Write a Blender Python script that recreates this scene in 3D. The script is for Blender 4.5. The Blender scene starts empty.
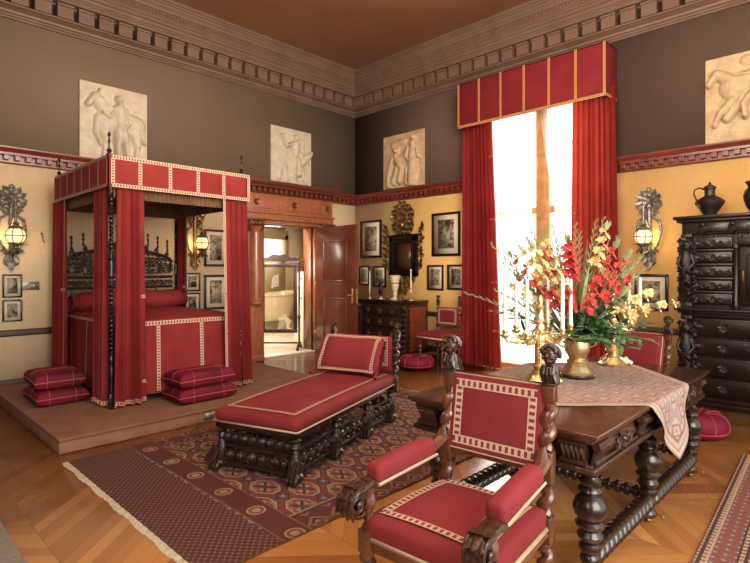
import bpy, bmesh, math, random
from mathutils import Vector, Matrix
random.seed(7)
PI = math.pi
sin, cos = math.sin, math.cos
SC = bpy.context.scene
COL = SC.collection

# ------------------------------------------------------------------ mesh builder
class MB:
    def __init__(s):
        s.bm = bmesh.new(); s.uvl = s.bm.loops.layers.uv.new('UVMap'); s.M = Matrix(); s.mat = 0
    def v(s, p): return s.bm.verts.new(s.M @ Vector(p))
    def f(s, vs, uvs=None):
        try: fc = s.bm.faces.new(vs)
        except ValueError: return None
        fc.material_index = s.mat
        if uvs:
            for l, uv in zip(fc.loops, uvs): l[s.uvl].uv = uv
        return fc
    def quad(s, a, b, c, d, uvs=None): return s.f([s.v(a), s.v(b), s.v(c), s.v(d)], uvs)
    def poly(s, pts): return s.f([s.v(p) for p in pts])
    def grid(s, fn, nu, nv, cu=False, cv=False, uvs=None):
        nU = nu if cu else nu + 1; nV = nv if cv else nv + 1
        g = [[s.v(fn(i / nu, j / nv)) for j in range(nV)] for i in range(nU)]
        for i in range(nu):
            for j in range(nv):
                i2 = (i + 1) % nU; j2 = (j + 1) % nV
                uu = None
                if uvs:
                    a, b = uvs
                    uu = [(i/nu*a, j/nv*b), ((i+1)/nu*a, j/nv*b), ((i+1)/nu*a, (j+1)/nv*b), (i/nu*a, (j+1)/nv*b)]
                s.f([g[i][j], g[i2][j], g[i2][j2], g[i][j2]], uu)
        return g
    def lathe(s, prof, c=(0, 0, 0), segs=16, sx=1, sy=1, cap=True):
        g = s.grid(lambda u, v: (0, 0, 0), 1, 1) if False else None
        rings = []
        for r, z in prof:
            r = max(r, 1e-4)
            rings.append([s.v((c[0] + sx*r*cos(2*PI*k/segs), c[1] + sy*r*sin(2*PI*k/segs), c[2] + z)) for k in range(segs)])
        for a, b in zip(rings, rings[1:]):
            for k in range(segs):
                k2 = (k + 1) % segs
                s.f([a[k], a[k2], b[k2], b[k]])
        if cap: s.f(rings[0][::-1]); s.f(rings[-1])
    def tube(s, pts, r, segs=8, cap=True, flat=1.0, up=None):
        pts = [Vector(p) for p in pts]; n = len(pts)
        if not isinstance(r, (list, tuple)): r = [r] * n
        t0 = (pts[1] - pts[0]).normalized()
        ref = Vector(up) if up else (Vector((0, 0, 1)) if abs(t0.z) < .9 else Vector((1, 0, 0)))
        rings = []
        for i, p in enumerate(pts):
            t = (pts[min(i+1, n-1)] - pts[max(i-1, 0)]).normalized()
            a = ref - t * ref.dot(t)
            if a.length < 1e-5: a = t.orthogonal()
            a.normalize(); b = t.cross(a)
            if not up: ref = a
            rings.append([s.v(p + a*r[i]*flat*cos(2*PI*k/segs) + b*r[i]*sin(2*PI*k/segs)) for k in range(segs)])
        for a, b in zip(rings, rings[1:]):
            for k in range(segs):
                k2 = (k + 1) % segs
                s.f([a[k], a[k2], b[k2], b[k]])
        if cap: s.f(rings[0][::-1]); s.f(rings[-1])
    def lattice(s, ax, ay, az, fn):
        V = {}
        nx, ny, nz = len(ax)-1, len(ay)-1, len(az)-1
        def gv(i, j, k):
            if (i, j, k) not in V: V[(i, j, k)] = s.v(fn(ax[i], ay[j], az[k]))
            return V[(i, j, k)]
        for i in range(nx):
            for j in range(ny):
                s.f([gv(i,j,nz), gv(i+1,j,nz), gv(i+1,j+1,nz), gv(i,j+1,nz)])
                s.f([gv(i,j,0), gv(i,j+1,0), gv(i+1,j+1,0), gv(i+1,j,0)])
        for i in range(nx):
            for k in range(nz):
                s.f([gv(i,0,k), gv(i+1,0,k), gv(i+1,0,k+1), gv(i,0,k+1)])
                s.f([gv(i,ny,k), gv(i,ny,k+1), gv(i+1,ny,k+1), gv(i+1,ny,k)])
        for j in range(ny):
            for k in range(nz):
                s.f([gv(0,j,k), gv(0,j,k+1), gv(0,j+1,k+1), gv(0,j+1,k)])
                s.f([gv(nx,j,k), gv(nx,j+1,k), gv(nx,j+1,k+1), gv(nx,j,k+1)])
    def rbox(s, c, sz, r, dome=0, m=4, taper=None, seg=3, sag=None):
        h = [x / 2 for x in sz]; r = min(r, min(h) * .999)
        def arr(hh, mm):
            e = [-hh + r * (1 - cos(PI/2 * q / seg)) for q in range(seg)]
            inner = [(-hh + r) + (2*hh - 2*r) * q / mm for q in range(mm + 1)]
            return e + inner + [-x for x in reversed(e)]
        def fn(x, y, z):
            q = Vector((max(-h[0]+r, min(h[0]-r, x)), max(-h[1]+r, min(h[1]-r, y)), max(-h[2]+r, min(h[2]-r, z))))
            d = Vector((x, y, z)) - q
            p = q + d.normalized() * r if d.length > 1e-7 else Vector((x, y, z))
            if dome and z > 0: p.z += dome * max(0, 1 - (x/h[0])**2) * max(0, 1 - (y/h[1])**2)
            if sag: p += Vector(sag(x / h[0], y / h[1], z / h[2]))
            if taper: p.x *= taper(p.y / h[1])
            return p + Vector(c)
        mz = 1 if not sag else 2
        s.lattice(arr(h[0], m), arr(h[1], m), arr(h[2], mz), fn)
    def box(s, c, sz, b=0.0):
        h = [abs(x) / 2 for x in sz]
        if b <= 0 or b >= min(h):
            s.lattice([-h[0], h[0]], [-h[1], h[1]], [-h[2], h[2]], lambda x, y, z: (c[0]+x, c[1]+y, c[2]+z)); return
        def fn(x, y, z):
            q = Vector((max(-h[0]+b, min(h[0]-b, x)), max(-h[1]+b, min(h[1]-b, y)), max(-h[2]+b, min(h[2]-b, z))))
            d = Vector((x, y, z)) - q
            return q + d.normalized() * b + Vector(c)
        s.lattice(*[[-a, -a + b, a - b, a] for a in h], fn)
    def bb(s, x0, x1, y0, y1, z0, z1, b=0.0):
        s.box(((x0+x1)/2, (y0+y1)/2, (z0+z1)/2), (x1-x0, y1-y0, z1-z0), b)
    def sph(s, c, r, segs=10, rings=7):
        if not isinstance(r, (list, tuple)): r = (r, r, r)
        top = s.v((c[0], c[1], c[2]+r[2])); bot = s.v((c[0], c[1], c[2]-r[2])); R = []
        for i in range(1, rings):
            a = PI * i / rings
            R.append([s.v((c[0]+r[0]*sin(a)*cos(2*PI*k/segs), c[1]+r[1]*sin(a)*sin(2*PI*k/segs), c[2]+r[2]*cos(a))) for k in range(segs)])
        for k in range(segs):
            k2 = (k+1) % segs
            s.f([top, R[0][k], R[0][k2]]); s.f([bot, R[-1][k2], R[-1][k]])
            for a, b in zip(R, R[1:]): s.f([a[k], b[k], b[k2], a[k2]])
    def extrude(s, prof, p0, p1, m0=0, m1=0, ux=(1, 0, 0), uz=(0, 0, 1)):
        """profile (p, z) swept from p0 to p1; ux = outward; mitre ends by m0/m1 times the projection"""
        p0, p1, ux, uz = Vector(p0), Vector(p1), Vector(ux), Vector(uz); t = (p1 - p0).normalized()
        A = [s.v(p0 + ux*a + uz*z + t*(m0*a)) for a, z in prof]; B = [s.v(p1 + ux*a + uz*z + t*(m1*a)) for a, z in prof]
        for i in range(len(prof) - 1): s.f([A[i], B[i], B[i+1], A[i+1]])
        s.f(A[::-1]); s.f(B)
    def prism(s, pts, z0, z1, axis='Z'):
        def P(a, b, c):
            return {'Z': (a, b, c), 'Y': (a, c, b), 'X': (c, a, b)}[axis]
        A = [s.v(P(a, b, z0)) for a, b in pts]; B = [s.v(P(a, b, z1)) for a, b in pts]; n = len(pts)
        s.f(A[::-1]); s.f(B)
        for i in range(n): s.f([A[i], A[(i+1) % n], B[(i+1) % n], B[i]])
    def twist(s, p0, p1, r, turns, amp=.28, strands=2, segs=12, rings=None, prof=None):
        p0, p1 = Vector(p0), Vector(p1); t = (p1 - p0).normalized(); a = t.orthogonal().normalized(); b = t.cross(a)
        n = rings or max(8, int(abs(turns) * 10)); R = []
        for i in range(n + 1):
            q = i / n; ph = 2*PI*turns*q; row = []
            rr = r * (prof(q) if prof else 1)
            for k in range(segs):
                th = 2*PI*k/segs
                rad = rr * (1 + amp * cos(strands * (th - ph)))
                row.append(s.v(p0.lerp(p1, q) + (a*cos(th) + b*sin(th)) * rad))
            R.append(row)
        for A, B in zip(R, R[1:]):
            for k in range(segs): s.f([A[k], A[(k+1) % segs], B[(k+1) % segs], B[k]])
        s.f(R[0][::-1]); s.f(R[-1])
    def barley(s, p0, p1, r, turns, off=.35, segs=10, rings=None):
        """single-strand barley twist"""
        p0, p1 = Vector(p0), Vector(p1); t = (p1 - p0).normalized(); a = t.orthogonal().normalized(); b = t.cross(a)
        n = rings or max(10, int(abs(turns) * 12)); pts = []
        for i in range(n + 1):
            q = i / n; ph = 2*PI*turns*q; e = off * r * min(1, 8*q, 8*(1-q))
            pts.append(p0.lerp(p1, q) + (a*cos(ph) + b*sin(ph)) * e)
        s.tube(pts, r * .82, segs)
    def scroll(s, c, ux, uy, r, turns=1.4, th=.012, a0=0, hand=1, n=18, r0=.18, flat=1.0):
        c, ux, uy = Vector(c), Vector(ux).normalized(), Vector(uy).normalized(); pts = []; rad = []
        for i in range(n + 1):
            q = i / n; R = r * (r0 + (1 - r0) * q); an = a0 + hand * 2*PI*turns*(q - 1)
            pts.append(c + ux*R*cos(an) + uy*R*sin(an)); rad.append(th * (.75 + .35*q))
        s.tube(pts, rad, 6, True, flat, up=ux.cross(uy))
        s.sph(c, th * 1.5, 6, 5)
    def leaf(s, p, d, n, ln, w, curl=.3, seg=4):
        p, d, n = Vector(p), Vector(d).normalized(), Vector(n).normalized(); sd = d.cross(n).normalized(); n = sd.cross(d).normalized()
        def fn(u, v):
            q = v; ww = w * (sin(PI * min(1, q*.92 + .06)) ** .8)
            x = (u - .5) * 2
            return p + d*(ln*q) + sd*(x*ww*.5) + n*(curl*ln*(q*q) - abs(x)*ww*.12)
        s.grid(fn, 2, seg)

def obj(name, mb, mats, parent=None, sharp=.62, smooth=True):
    bm = mb.bm
    bm.normal_update()
    for e in bm.edges:
        if len(e.link_faces) == 2:
            e.smooth = e.calc_face_angle(0) < sharp
    me = bpy.data.meshes.new(name)
    bm.to_mesh(me); bm.free()
    if smooth:
        me.polygons.foreach_set('use_smooth', [True] * len(me.polygons))
    if not isinstance(mats, (list, tuple)): mats = [mats]
    for m in mats: me.materials.append(m)
    o = bpy.data.objects.new(name, me); COL.objects.link(o)
    if parent: o.parent = parent
    return o
def tag(o, label, cat, group=None):
    o['label'] = label; o['category'] = cat
    if group: o['group'] = group
    return o
def thing(name, label, cat, loc=(0, 0, 0), rotz=0, group=None):
    o = bpy.data.objects.new(name, None); COL.objects.link(o)
    o.empty_display_size = .1
    o.location = loc; o.rotation_euler = (0, 0, rotz)
    return tag(o, label, cat, group)
def struct(name, mb, mats, parent=None, sharp=.62):
    o = obj(name, mb, mats, parent, sharp)
    if not parent: o['kind'] = 'structure'
    return o
def dup(root, loc, rotz, label, group=None):
    r = root.copy(); COL.objects.link(r); r.location = loc; r.rotation_euler = (0, 0, rotz); r['label'] = label
    if group: r['group'] = group
    for ch in list(root.children):
        c = ch.copy(); COL.objects.link(c); c.parent = r
        for g in list(ch.children):
            d = g.copy(); COL.objects.link(d); d.parent = c
    return r

# ------------------------------------------------------------------ material helpers
class S:
    """a shader socket with arithmetic"""
    def __init__(s, g, k): s.g = g; s.k = k
    def _m(s, op, o=None, o2=None):
        n = s.g.nt.nodes.new('ShaderNodeMath'); n.operation = op
        for i, q in enumerate((s, o, o2)):
            if q is None: continue
            if isinstance(q, S): s.g.nt.links.new(q.k, n.inputs[i])
            else: n.inputs[i].default_value = q
        return S(s.g, n.outputs[0])
    def __add__(s, o): return s._m('ADD', o)
    __radd__ = __add__
    def __sub__(s, o): return s._m('SUBTRACT', o)
    def __rsub__(s, o): return (s * -1) + o
    def __mul__(s, o): return s._m('MULTIPLY', o)
    __rmul__ = __mul__
    def __truediv__(s, o): return s._m('DIVIDE', o)
    def frac(s): return s._m('FRACT')
    def floor(s): return s._m('FLOOR')
    def abs(s): return s._m('ABSOLUTE')
    def sin(s): return s._m('SINE')
    def mod(s, o): return s._m('FLOORED_MODULO', o)
    def lt(s, o): return s._m('LESS_THAN', o)
    def gt(s, o): return s._m('GREATER_THAN', o)
    def max(s, o): return s._m('MAXIMUM', o)
    def min(s, o): return s._m('MINIMUM', o)
    def pw(s, o): return s._m('POWER', o)
class G:
    def __init__(s, name):
        s.m = bpy.data.materials.new(name); s.m.use_nodes = True; s.nt = s.m.node_tree
        s.nt.nodes.clear()
        s.out = s.nt.nodes.new('ShaderNodeOutputMaterial'); s.b = s.nt.nodes.new('ShaderNodeBsdfPrincipled')
        s.nt.links.new(s.b.outputs[0], s.out.inputs[0])
        s.tc = s.nt.nodes.new('ShaderNodeTexCoord')
    def set(s, **k):
        names = dict(rough='Roughness', metal='Metallic', spec='Specular IOR Level', sheen='Sheen Weight', sheen_r='Sheen Roughness',
                     coat='Coat Weight', coat_r='Coat Roughness', trans='Transmission Weight', emis='Emission Strength', alpha='Alpha', ior='IOR')
        for a, v in k.items():
            i = s.b.inputs[names[a]]
            if isinstance(v, S): s.nt.links.new(v.k, i)
            else: i.default_value = v
    def color(s, c, inp='Base Color'):
        if isinstance(c, S): s.nt.links.new(c.k, s.b.inputs[inp])
        else: s.b.inputs[inp].default_value = (*c, 1)
    def sep(s, which='Object'):
        n = s.nt.nodes.new('ShaderNodeSeparateXYZ'); s.nt.links.new(s.tc.outputs[which], n.inputs[0])
        return [S(s, n.outputs[i]) for i in range(3)]
    def vec(s, x, y, z=0.0):
        n = s.nt.nodes.new('ShaderNodeCombineXYZ')
        for i, q in enumerate((x, y, z)):
            if isinstance(q, S): s.nt.links.new(q.k, n.inputs[i])
            else: n.inputs[i].default_value = q
        return S(s, n.outputs[0])
    def noise(s, scale, detail=3, vec=None, rough=.5, dist=0):
        n = s.nt.nodes.new('ShaderNodeTexNoise'); n.inputs['Scale'].default_value = scale; n.inputs['Detail'].default_value = detail
        n.inputs['Roughness'].default_value = rough; n.inputs['Distortion'].default_value = dist
        s.nt.links.new(vec.k if vec else s.tc.outputs['Object'], n.inputs['Vector'])
        return S(s, n.outputs[0])
    def voro(s, scale, vec=None, feature='F1'):
        n = s.nt.nodes.new('ShaderNodeTexVoronoi'); n.inputs['Scale'].default_value = scale; n.feature = feature
        s.nt.links.new(vec.k if vec else s.tc.outputs['Object'], n.inputs['Vector'])
        return S(s, n.outputs[0])
    def white(s, v):
        n = s.nt.nodes.new('ShaderNodeTexWhiteNoise'); n.noise_dimensions = '3D'; s.nt.links.new(v.k, n.inputs['Vector'])
        return S(s, n.outputs[0])
    def scaled(s, sx, sy, sz, which='Object'):
        n = s.nt.nodes.new('ShaderNodeMapping'); n.inputs['Scale'].default_value = (sx, sy, sz)
        s.nt.links.new(s.tc.outputs[which], n.inputs[0]); return S(s, n.outputs[0])
    def mix(s, f, a, b):
        n = s.nt.nodes.new('ShaderNodeMix'); n.data_type = 'RGBA'
        if isinstance(f, S): s.nt.links.new(f.k, n.inputs[0])
        else: n.inputs[0].default_value = f
        for i, q in ((6, a), (7, b)):
            if isinstance(q, S): s.nt.links.new(q.k, n.inputs[i])
            else: n.inputs[i].default_value = (*q, 1)
        return S(s, n.outputs[2])
    def ramp(s, f, a=0.35, b=.65):
        n = s.nt.nodes.new('ShaderNodeMapRange'); n.inputs[1].default_value = a; n.inputs[2].default_value = b
        s.nt.links.new(f.k, n.inputs[0]); return S(s, n.outputs[0])
    def bump(s, h, strength=.3, dist=.01):
        n = s.nt.nodes.new('ShaderNodeBump'); n.inputs['Strength'].default_value = strength; n.inputs['Distance'].default_value = dist
        s.nt.links.new(h.k, n.inputs['Height']); s.nt.links.new(n.outputs[0], s.b.inputs['Normal'])
def hx(h):
    h = h.lstrip('#'); c = [int(h[i:i+2], 16)/255 for i in (0, 2, 4)]
    return tuple(x/12.92 if x <= .04045 else ((x+.055)/1.055)**2.4 for x in c)

def plain(name, a, b=None, rough=.5, scale=6, bump=0, bscale=40, bdist=.005, **k):
    g = G(name); a = hx(a)
    if b: g.color(g.mix(g.ramp(g.noise(scale, 4)), a, hx(b)))
    else: g.color(a)
    g.set(rough=rough, **k)
    if bump: g.bump(g.noise(bscale, 4), bump, bdist)
    return g.m
def wood(name, a, b, rough=.35, carve=0, coat=.2, sc=1.0, spec=.5):
    g = G(name); x, y, z = g.sep()
    n = g.noise(5*sc, 5, g.scaled(1.0, 6.0, 1.0), .6, .6); n2 = g.noise(30*sc, 3)
    g.color(g.mix(g.ramp(n * .75 + n2 * .25, .32, .68), hx(a), hx(b)))
    g.set(rough=rough, coat=coat, coat_r=.2, spec=spec)
    if carve: g.bump(g.voro(34) + g.noise(60, 3) * .5, carve, .012)
    else: g.bump(n, .08, .004)
    return g.m
def fabric(name, a, b, rough=.8, sheen=.08, weave=900, nscale=3):
    g = G(name); x, y, z = g.sep()
    g.b.inputs['Sheen Tint'].default_value = (*hx(b), 1)
    n = g.noise(nscale, 3); g.color(g.mix(g.ramp(n, .3, .7), hx(a), hx(b)))
    g.set(rough=rough, sheen=sheen, spec=.25)
    g.bump((x*weave).sin() * .5 + (y*weave).sin() * .5 + (z*weave).sin()*.5 + g.noise(12, 2)*2, .12, .002)
    return g.m
# ------------------------------------------------------------------ materials
EBONY = wood('ebonised carved wood', '#1a100d', '#33201a', .34, .35)
EBONYP = wood('polished dark walnut', '#170e0b', '#301d16', .24, 0, .4)
DADO = plain('dark dado wood', '#2a140e', '#3b1e15', .5)
TABLEW = wood('table walnut', '#301c12', '#573620', .16, 0, .7)
TABLEC = wood('carved table walnut', '#23140e', '#40271a', .3, .3, .3)
WALNUT = wood('turned walnut', '#3d2015', '#6a4028', .26, .06, .5, 2)
WALNUTC = wood('carved walnut', '#20110c', '#43271b', .3, .3, .3, 2)
MAHOG = wood('mahogany', '#7c4228', '#a8684a', .3, 0, .4)
LEAFW = wood('door leaf mahogany', '#54281a', '#753d29', .28, 0, .4)
MAHOGD = wood('dark mahogany', '#4a2014', '#6d3522', .28, 0, .4)
RAILW = wood('red mahogany rail', '#4c1a12', '#7a3323', .3, 0, .4)
BLACK = plain('black lacquer', '#0f0c0b', '#1c1613', .3)
IRON = plain('wrought iron', '#17110f', '#2a201b', .4)
PEWTER = plain('aged silvered metal', '#55504a', '#958f85', .42, 30, metal=.6)
BRONZE = plain('dark gilded bronze', '#57432a', '#957646', .38, 25, .3, 60, .006, metal=.75)
BRASS = plain('polished brass', '#cdb07a', '#ead6aa', .33, 9, metal=.95)
BRASSD = plain('worn brass', '#8d6a35', '#c09a58', .3, 15, metal=.9)
RED = fabric('red silk', '#6e2025', '#7d2c2f', .8, .3)
REDD = fabric('deep red silk', '#8f1f27', '#9c2a2f')
REDB = fabric('bed red', '#701d1d', '#7e2826', .8, .15)
REDC = fabric('pelmet red', '#66141a', '#741c20', .8, .05)
def mat_curtain():
    m = RED0 = fabric('window curtain silk', '#6f1318', '#832421', .8, .08)
    nt = m.node_tree; o = [n for n in nt.nodes if n.type == 'OUTPUT_MATERIAL'][0]; b = [n for n in nt.nodes if n.type == 'BSDF_PRINCIPLED'][0]
    t = nt.nodes.new('ShaderNodeBsdfTranslucent'); t.inputs[0].default_value = (.75, .09, .03, 1); mx = nt.nodes.new('ShaderNodeMixShader'); mx.inputs[0].default_value = .13
    nt.links.new(b.outputs[0], mx.inputs[1]); nt.links.new(t.outputs[0], mx.inputs[2]); nt.links.new(mx.outputs[0], o.inputs[0]); return m
CURT = mat_curtain()
VELVET = fabric('crimson velvet', '#3f0812', '#6b0f24', .7, .2, 500, 5)
PINKV = fabric('magenta velvet', '#4e0820', '#7c1234', .65, .25, 500, 6)
CREAMT = plain('cream braid', '#b39b84', '#a28a72', .8)
PIPE = plain('red gold piping', '#8f3034', '#a8483e', .7)
LINING = plain('pleated brown lining', '#5a3c26', '#6f4c30', .85)
PLASTER = plain('carved stone panel', '#b2a28c', '#c3b5a0', .75, 9, .3, 28, .012)
PLASTERB = plain('warm carved stone panel', '#ab9070', '#bfa582', .75, 9, .3, 28, .012)
CANDLE = plain('white wax', '#efe9de', None, .45)
STEMG = plain('leaf green', '#3c5830', '#7d9560', .55, 20)
DARKG = plain('dark foliage', '#274728', '#62835a', .5, 30)
SAGE = plain('grey green buds', '#6d7a52', '#98a276', .6, 14)
GLADR = plain('red petals', '#98141f', '#d8403a', .6, 30, sheen=.1)
GLADO = plain('coral petals', '#b5321f', '#e2694a', .6, 30, sheen=.1)
GLADY = plain('cream yellow petals', '#cfa860', '#efdda8', .6, 30, sheen=.1)
MOUNT = plain('cream paper mount', '#d8ccb4', None, .9)
WHITE = plain('white enamel', '#ece2d0', None, .25)
TILE = plain('pale marble floor', '#cdbfa9', '#d9cdb8', .3)
BATHW = plain('cream bathroom wall', '#d9c6a4', '#e4d3b4', .8, 2)
IVORY = plain('ivory goblet', '#c9b796', '#e0d2b4', .4, 20)

def mat_trim():
    g = G('cream and red checked braid'); n = g.nt.nodes.new('ShaderNodeUVMap'); n.uv_map = 'UVMap'
    sp = g.nt.nodes.new('ShaderNodeSeparateXYZ'); g.nt.links.new(n.outputs[0], sp.inputs[0])
    u, v = S(g, sp.outputs[0]), S(g, sp.outputs[1])
    inner = (v - .5).abs().lt(.33); on = u.frac().lt(.5)
    g.color(g.mix(inner * on, hx('#b79d84'), hx('#74202a'))); g.set(rough=.8)
    return g.m
TRIM = mat_trim()
def mat_wallpaper(name, a, b, c):
    g = G(name); x, y, z = g.sep()
    h = g.noise(5, 4, g.scaled(1, 1, 14)); vv = g.noise(5, 4, g.scaled(14, 14, 1)); big = g.noise(1.3, 3)
    t = g.ramp(h*.35 + vv*.35 + big*.3, .36, .64)
    g.color(g.mix(g.ramp(g.noise(60, 2), .3, .7)*.2, g.mix(t, hx(a), hx(b)), hx(c))); g.set(rough=.55, spec=.3, sheen=.1)
    g.bump(h + vv, .12, .002)
    return g.m
PAPER_A = mat_wallpaper('pale silk wallpaper', '#cdb28c', '#e0caa6', '#b99c74')
PAPER_B = mat_wallpaper('gold silk wallpaper', '#d2a862', '#dfbb7e', '#c49856')
UP_A = plain('taupe plaster', '#65523f', '#6e5a47', .8, .6)
UP_B = plain('shaded taupe plaster', '#4e3c31', '#564337', .8, .6)  # backlit shade of the window wall painted in as a darker plaster
CORN = plain('taupe cornice', '#62493a', '#6d5342', .6, 3)
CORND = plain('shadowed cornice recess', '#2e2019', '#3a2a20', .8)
CEIL = plain('terracotta ceiling', '#d9ac86', '#e0b692', .7, .5)

def mat_floor():
    g = G('chevron oak parquet'); x, y, z = g.sep()
    W = .62; bw = .115
    u = y / W; col = u.floor(); t = ((u.frac()) - .5).abs() * W * 1.0
    par = col.mod(2.0)
    s = (x + (y.mod(W*2) - W).abs() * .95) / bw
    bid = s.floor(); r = g.white(g.vec(bid, col, 3.0))
    # grain that runs with the slanted boards
    sg = par * 2 - 1
    gr = g.noise(3, 5, g.vec((x + (y.mod(W*2) - W).abs()*.95) * 14, y * 1.2, 0), .6, .3)
    base = g.mix(r*.75 + gr*.35 - .05, hx('#835029'), hx('#b7814b'))
    seam = ((s.frac() - .5).abs().gt(.488)).max((u.frac() - .5).abs().gt(.4965))
    base = g.mix(seam * .55, base, hx('#57310f'))
    g.color(base); g.set(rough=g.ramp(g.noise(2.2, 3), .2, .8)*.14 + .16, spec=.5, coat=.35, coat_r=.12)
    g.bump(seam * -1 + g.noise(1.6, 2) * 1.5, .06, .004)
    return g.m
FLOOR = mat_floor()

def gul_mask(g, X, Y, a, b):
    return (X.abs()/a).max(Y.abs()/b).max((X.abs()/a + Y.abs()/b) * .74)
def mat_rug():
    g = G('turkmen rug'); x, y, z = g.sep()
    hxl, hyl = 1.17, 1.98
    field = hx('#6e372e'); dark = hx('#402423'); cream = hx('#a8937a'); blue = hx('#3d3f50'); rust = hx('#84453a'); ink = hx('#1f1a20')
    A, B = .44, .37
    def cell(ox, oy):
        X = (x + ox + 40*A).mod(A) - A/2; Y = (y + oy + 40*B).mod(B) - B/2
        return X, Y
    nz = g.noise(70, 2); wob = g.noise(9, 2)
    c = g.mix(g.ramp(g.noise(5, 3), .3, .7), field, hx('#7c4436'))
    # main guls
    for ox, oy in ((0, 0), (A/2, B/2)):
        X, Y = cell(ox, oy); d = gul_mask(g, X, Y, .155, .108)
        c = g.mix(d.lt(1.0), c, dark); c = g.mix(d.lt(.93), c, cream)
        quad = (X * Y).gt(0)
        c = g.mix(d.lt(.80), c, g.mix(quad, rust, hx('#8f7660')))
        c = g.mix(d.lt(.56) , c, g.mix(quad, hx('#a08c74'), rust))
        xx = ((X/1.4).abs() - Y.abs()).abs().lt(.013)
        c = g.mix(xx * d.lt(.7), c, ink)
        c = g.mix(d.lt(.22), c, blue)
    # minor stars between
    for ox, oy in ((A/2, 0), (0, B/2)):
        X, Y = cell(ox, oy); d = (X.abs()/.07 + Y.abs()/.06)
        c = g.mix(d.lt(1.0), c, ink); c = g.mix(d.lt(.72), c, hx('#4a556c')); c = g.mix(d.lt(.3), c, cream)
    # fine hooked filling between the medallions
    f1 = (x + 20).mod(.11) - .055; f2 = (y + 20).mod(.0925) - .046
    fill = (f1.abs() + f2.abs()).lt(.022)
    big = gul_mask(g, cell(0, 0)[0], cell(0, 0)[1], .17, .12).min(gul_mask(g, cell(A/2, B/2)[0], cell(A/2, B/2)[1], .17, .12)).gt(1.0)
    c = g.mix(fill * big * .8, c, hx('#4a3a44')); c = g.mix((f1.abs() + f2.abs()).lt(.009) * big, c, hx('#9a7a62'))
    # borders
    ex = hxl - x.abs(); ey = hyl - y.abs()
    e = ex.min(ey * .55)
    X = (x + 10).mod(.19) - .095; Y = (y + 10).mod(.19) - .095
    bc = g.mix((X.abs()+Y.abs()).lt(.085), hx('#57282a'), hx('#8a6a58')); bc = g.mix((X.abs()+Y.abs()).lt(.055), bc, ink)
    bc = g.mix((X.abs()+Y.abs()).lt(.025), bc, cream)
    c = g.mix(e.lt(.24), c, bc)
    for k, cc in ((.24, '#a08464'), (.215, '#2a2028'), (.045, '#7a5a48')):
        c = g.mix((e - k).abs().lt(.010), c, hx(cc))
    # end panel: small diamond lattice on dark maroon
    L = .052
    P = ((x + y*1.15 + 20).mod(L) - L/2).abs(); Q = ((x - y*1.15 + 20).mod(L) - L/2).abs()
    pc = g.mix((P.min(Q)).lt(.004), hx('#4a2623'), hx('#6f4038')); pc = g.mix((P.max(Q)).lt(.009), pc, hx('#857a76'))
    end = (y + hyl).lt(.50)
    c = g.mix(end, c, pc)
    rx = (x + 10).mod(.42) - .21; ry = y + hyl - .62
    rr = (rx*rx + ry*ry)
    c = g.mix((ry.abs()).lt(.10), c, hx('#542a25')); c = g.mix((ry.abs() - .10).abs().lt(.006), c, hx('#7d5f4a'))
    c = g.mix(rr.lt(.0042), c, cream); c = g.mix(rr.lt(.0026), c, rust); c = g.mix(rr.lt(.0009), c, cream)
    c = g.mix(g.ramp(nz, .35, .7)*.35, c, dark); c = g.mix(g.ramp(g.noise(1.3, 2), .35, .65)*.3, c, hx('#5c3833'))
    c = g.mix(.26, c, hx('#54443f'))
    g.color(c); g.set(rough=.95, spec=.1); g.bump(g.noise(300, 2), .4, .003)
    return g.m
RUG = mat_rug()
def mat_rug2():
    g = G('striped wool rug'); x, y, z = g.sep()
    cream = hx('#a8957f'); ink = hx('#3a3238'); red = hx('#7d4a42'); mar = hx('#6e4a45')
    t = x.abs().mod(.2)/.2
    D = (y + 20).mod(.07) - .035; T = (x + 20).mod(.05) - .025
    dia = (D.abs() + T.abs()).lt(.024)
    c = g.mix(dia, red, hx('#625a62')); c = g.mix((D.abs() + T.abs()).lt(.010), c, cream)
    dash = (y + 20).mod(.045).lt(.028)
    c = g.mix(t.lt(.30), c, g.mix(dash, mar, cream)); c = g.mix((t - .15).abs().lt(.045), c, ink)
    c = g.mix((t - .33).abs().lt(.03), c, ink); c = g.mix((t - .97).abs().lt(.03), c, cream)
    c = g.mix(g.ramp(g.noise(80, 2), .35, .7)*.4, c, mar)
    g.color(c); g.set(rough=.95, spec=.1); g.bump(g.noise(250, 2), .4, .003)
    return g.m
RUG2 = mat_rug2()
GREYRUG = plain('grey woven mat', '#6a645c', '#7d766b', .95, 60, .4, 200, .004)
def mat_cloth():
    g = G('faded woven tablecloth'); x, y, z = g.sep('UV')
    X = (x - .5)*1.4; Y = (y - .5)*1.4       # pattern runs with the cloth's own edges
    pale = hx('#a89688'); pink = hx('#84625e'); gr = hx('#7f7a76')
    cx = (X + 10).mod(.15) - .075; cy = (Y + 10).mod(.15) - .075
    par = (((X + 10)/.15).floor() + ((Y + 10)/.15).floor()).mod(2.0)
    c = g.mix(par, pale, hx('#98807a'))
    d = cx.abs().max(cy.abs()); dd = cx.abs() + cy.abs()
    c = g.mix(dd.lt(.06), c, pink); c = g.mix(dd.lt(.035), c, pale); c = g.mix(dd.lt(.015), c, gr)
    c = g.mix((d - .067).abs().lt(.006), c, gr)
    ed = (X.abs()).max(Y.abs())
    c = g.mix(ed.gt(.615), c, hx('#8f7a74')); c = g.mix((ed - .645).abs().lt(.010), c, pale); c = g.mix((ed - .62).abs().lt(.006), c, hx('#7f4f4c')); c = g.mix((ed-.68).abs().lt(.008), c, hx('#b5a494'))
    c = g.mix(g.ramp(g.noise(40, 3), .3, .7)*.45, c, hx('#9b8a82'))
    g.color(c); g.set(rough=.95, spec=.1); g.bump(g.noise(220, 2), .35, .002)
    return g.m
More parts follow.
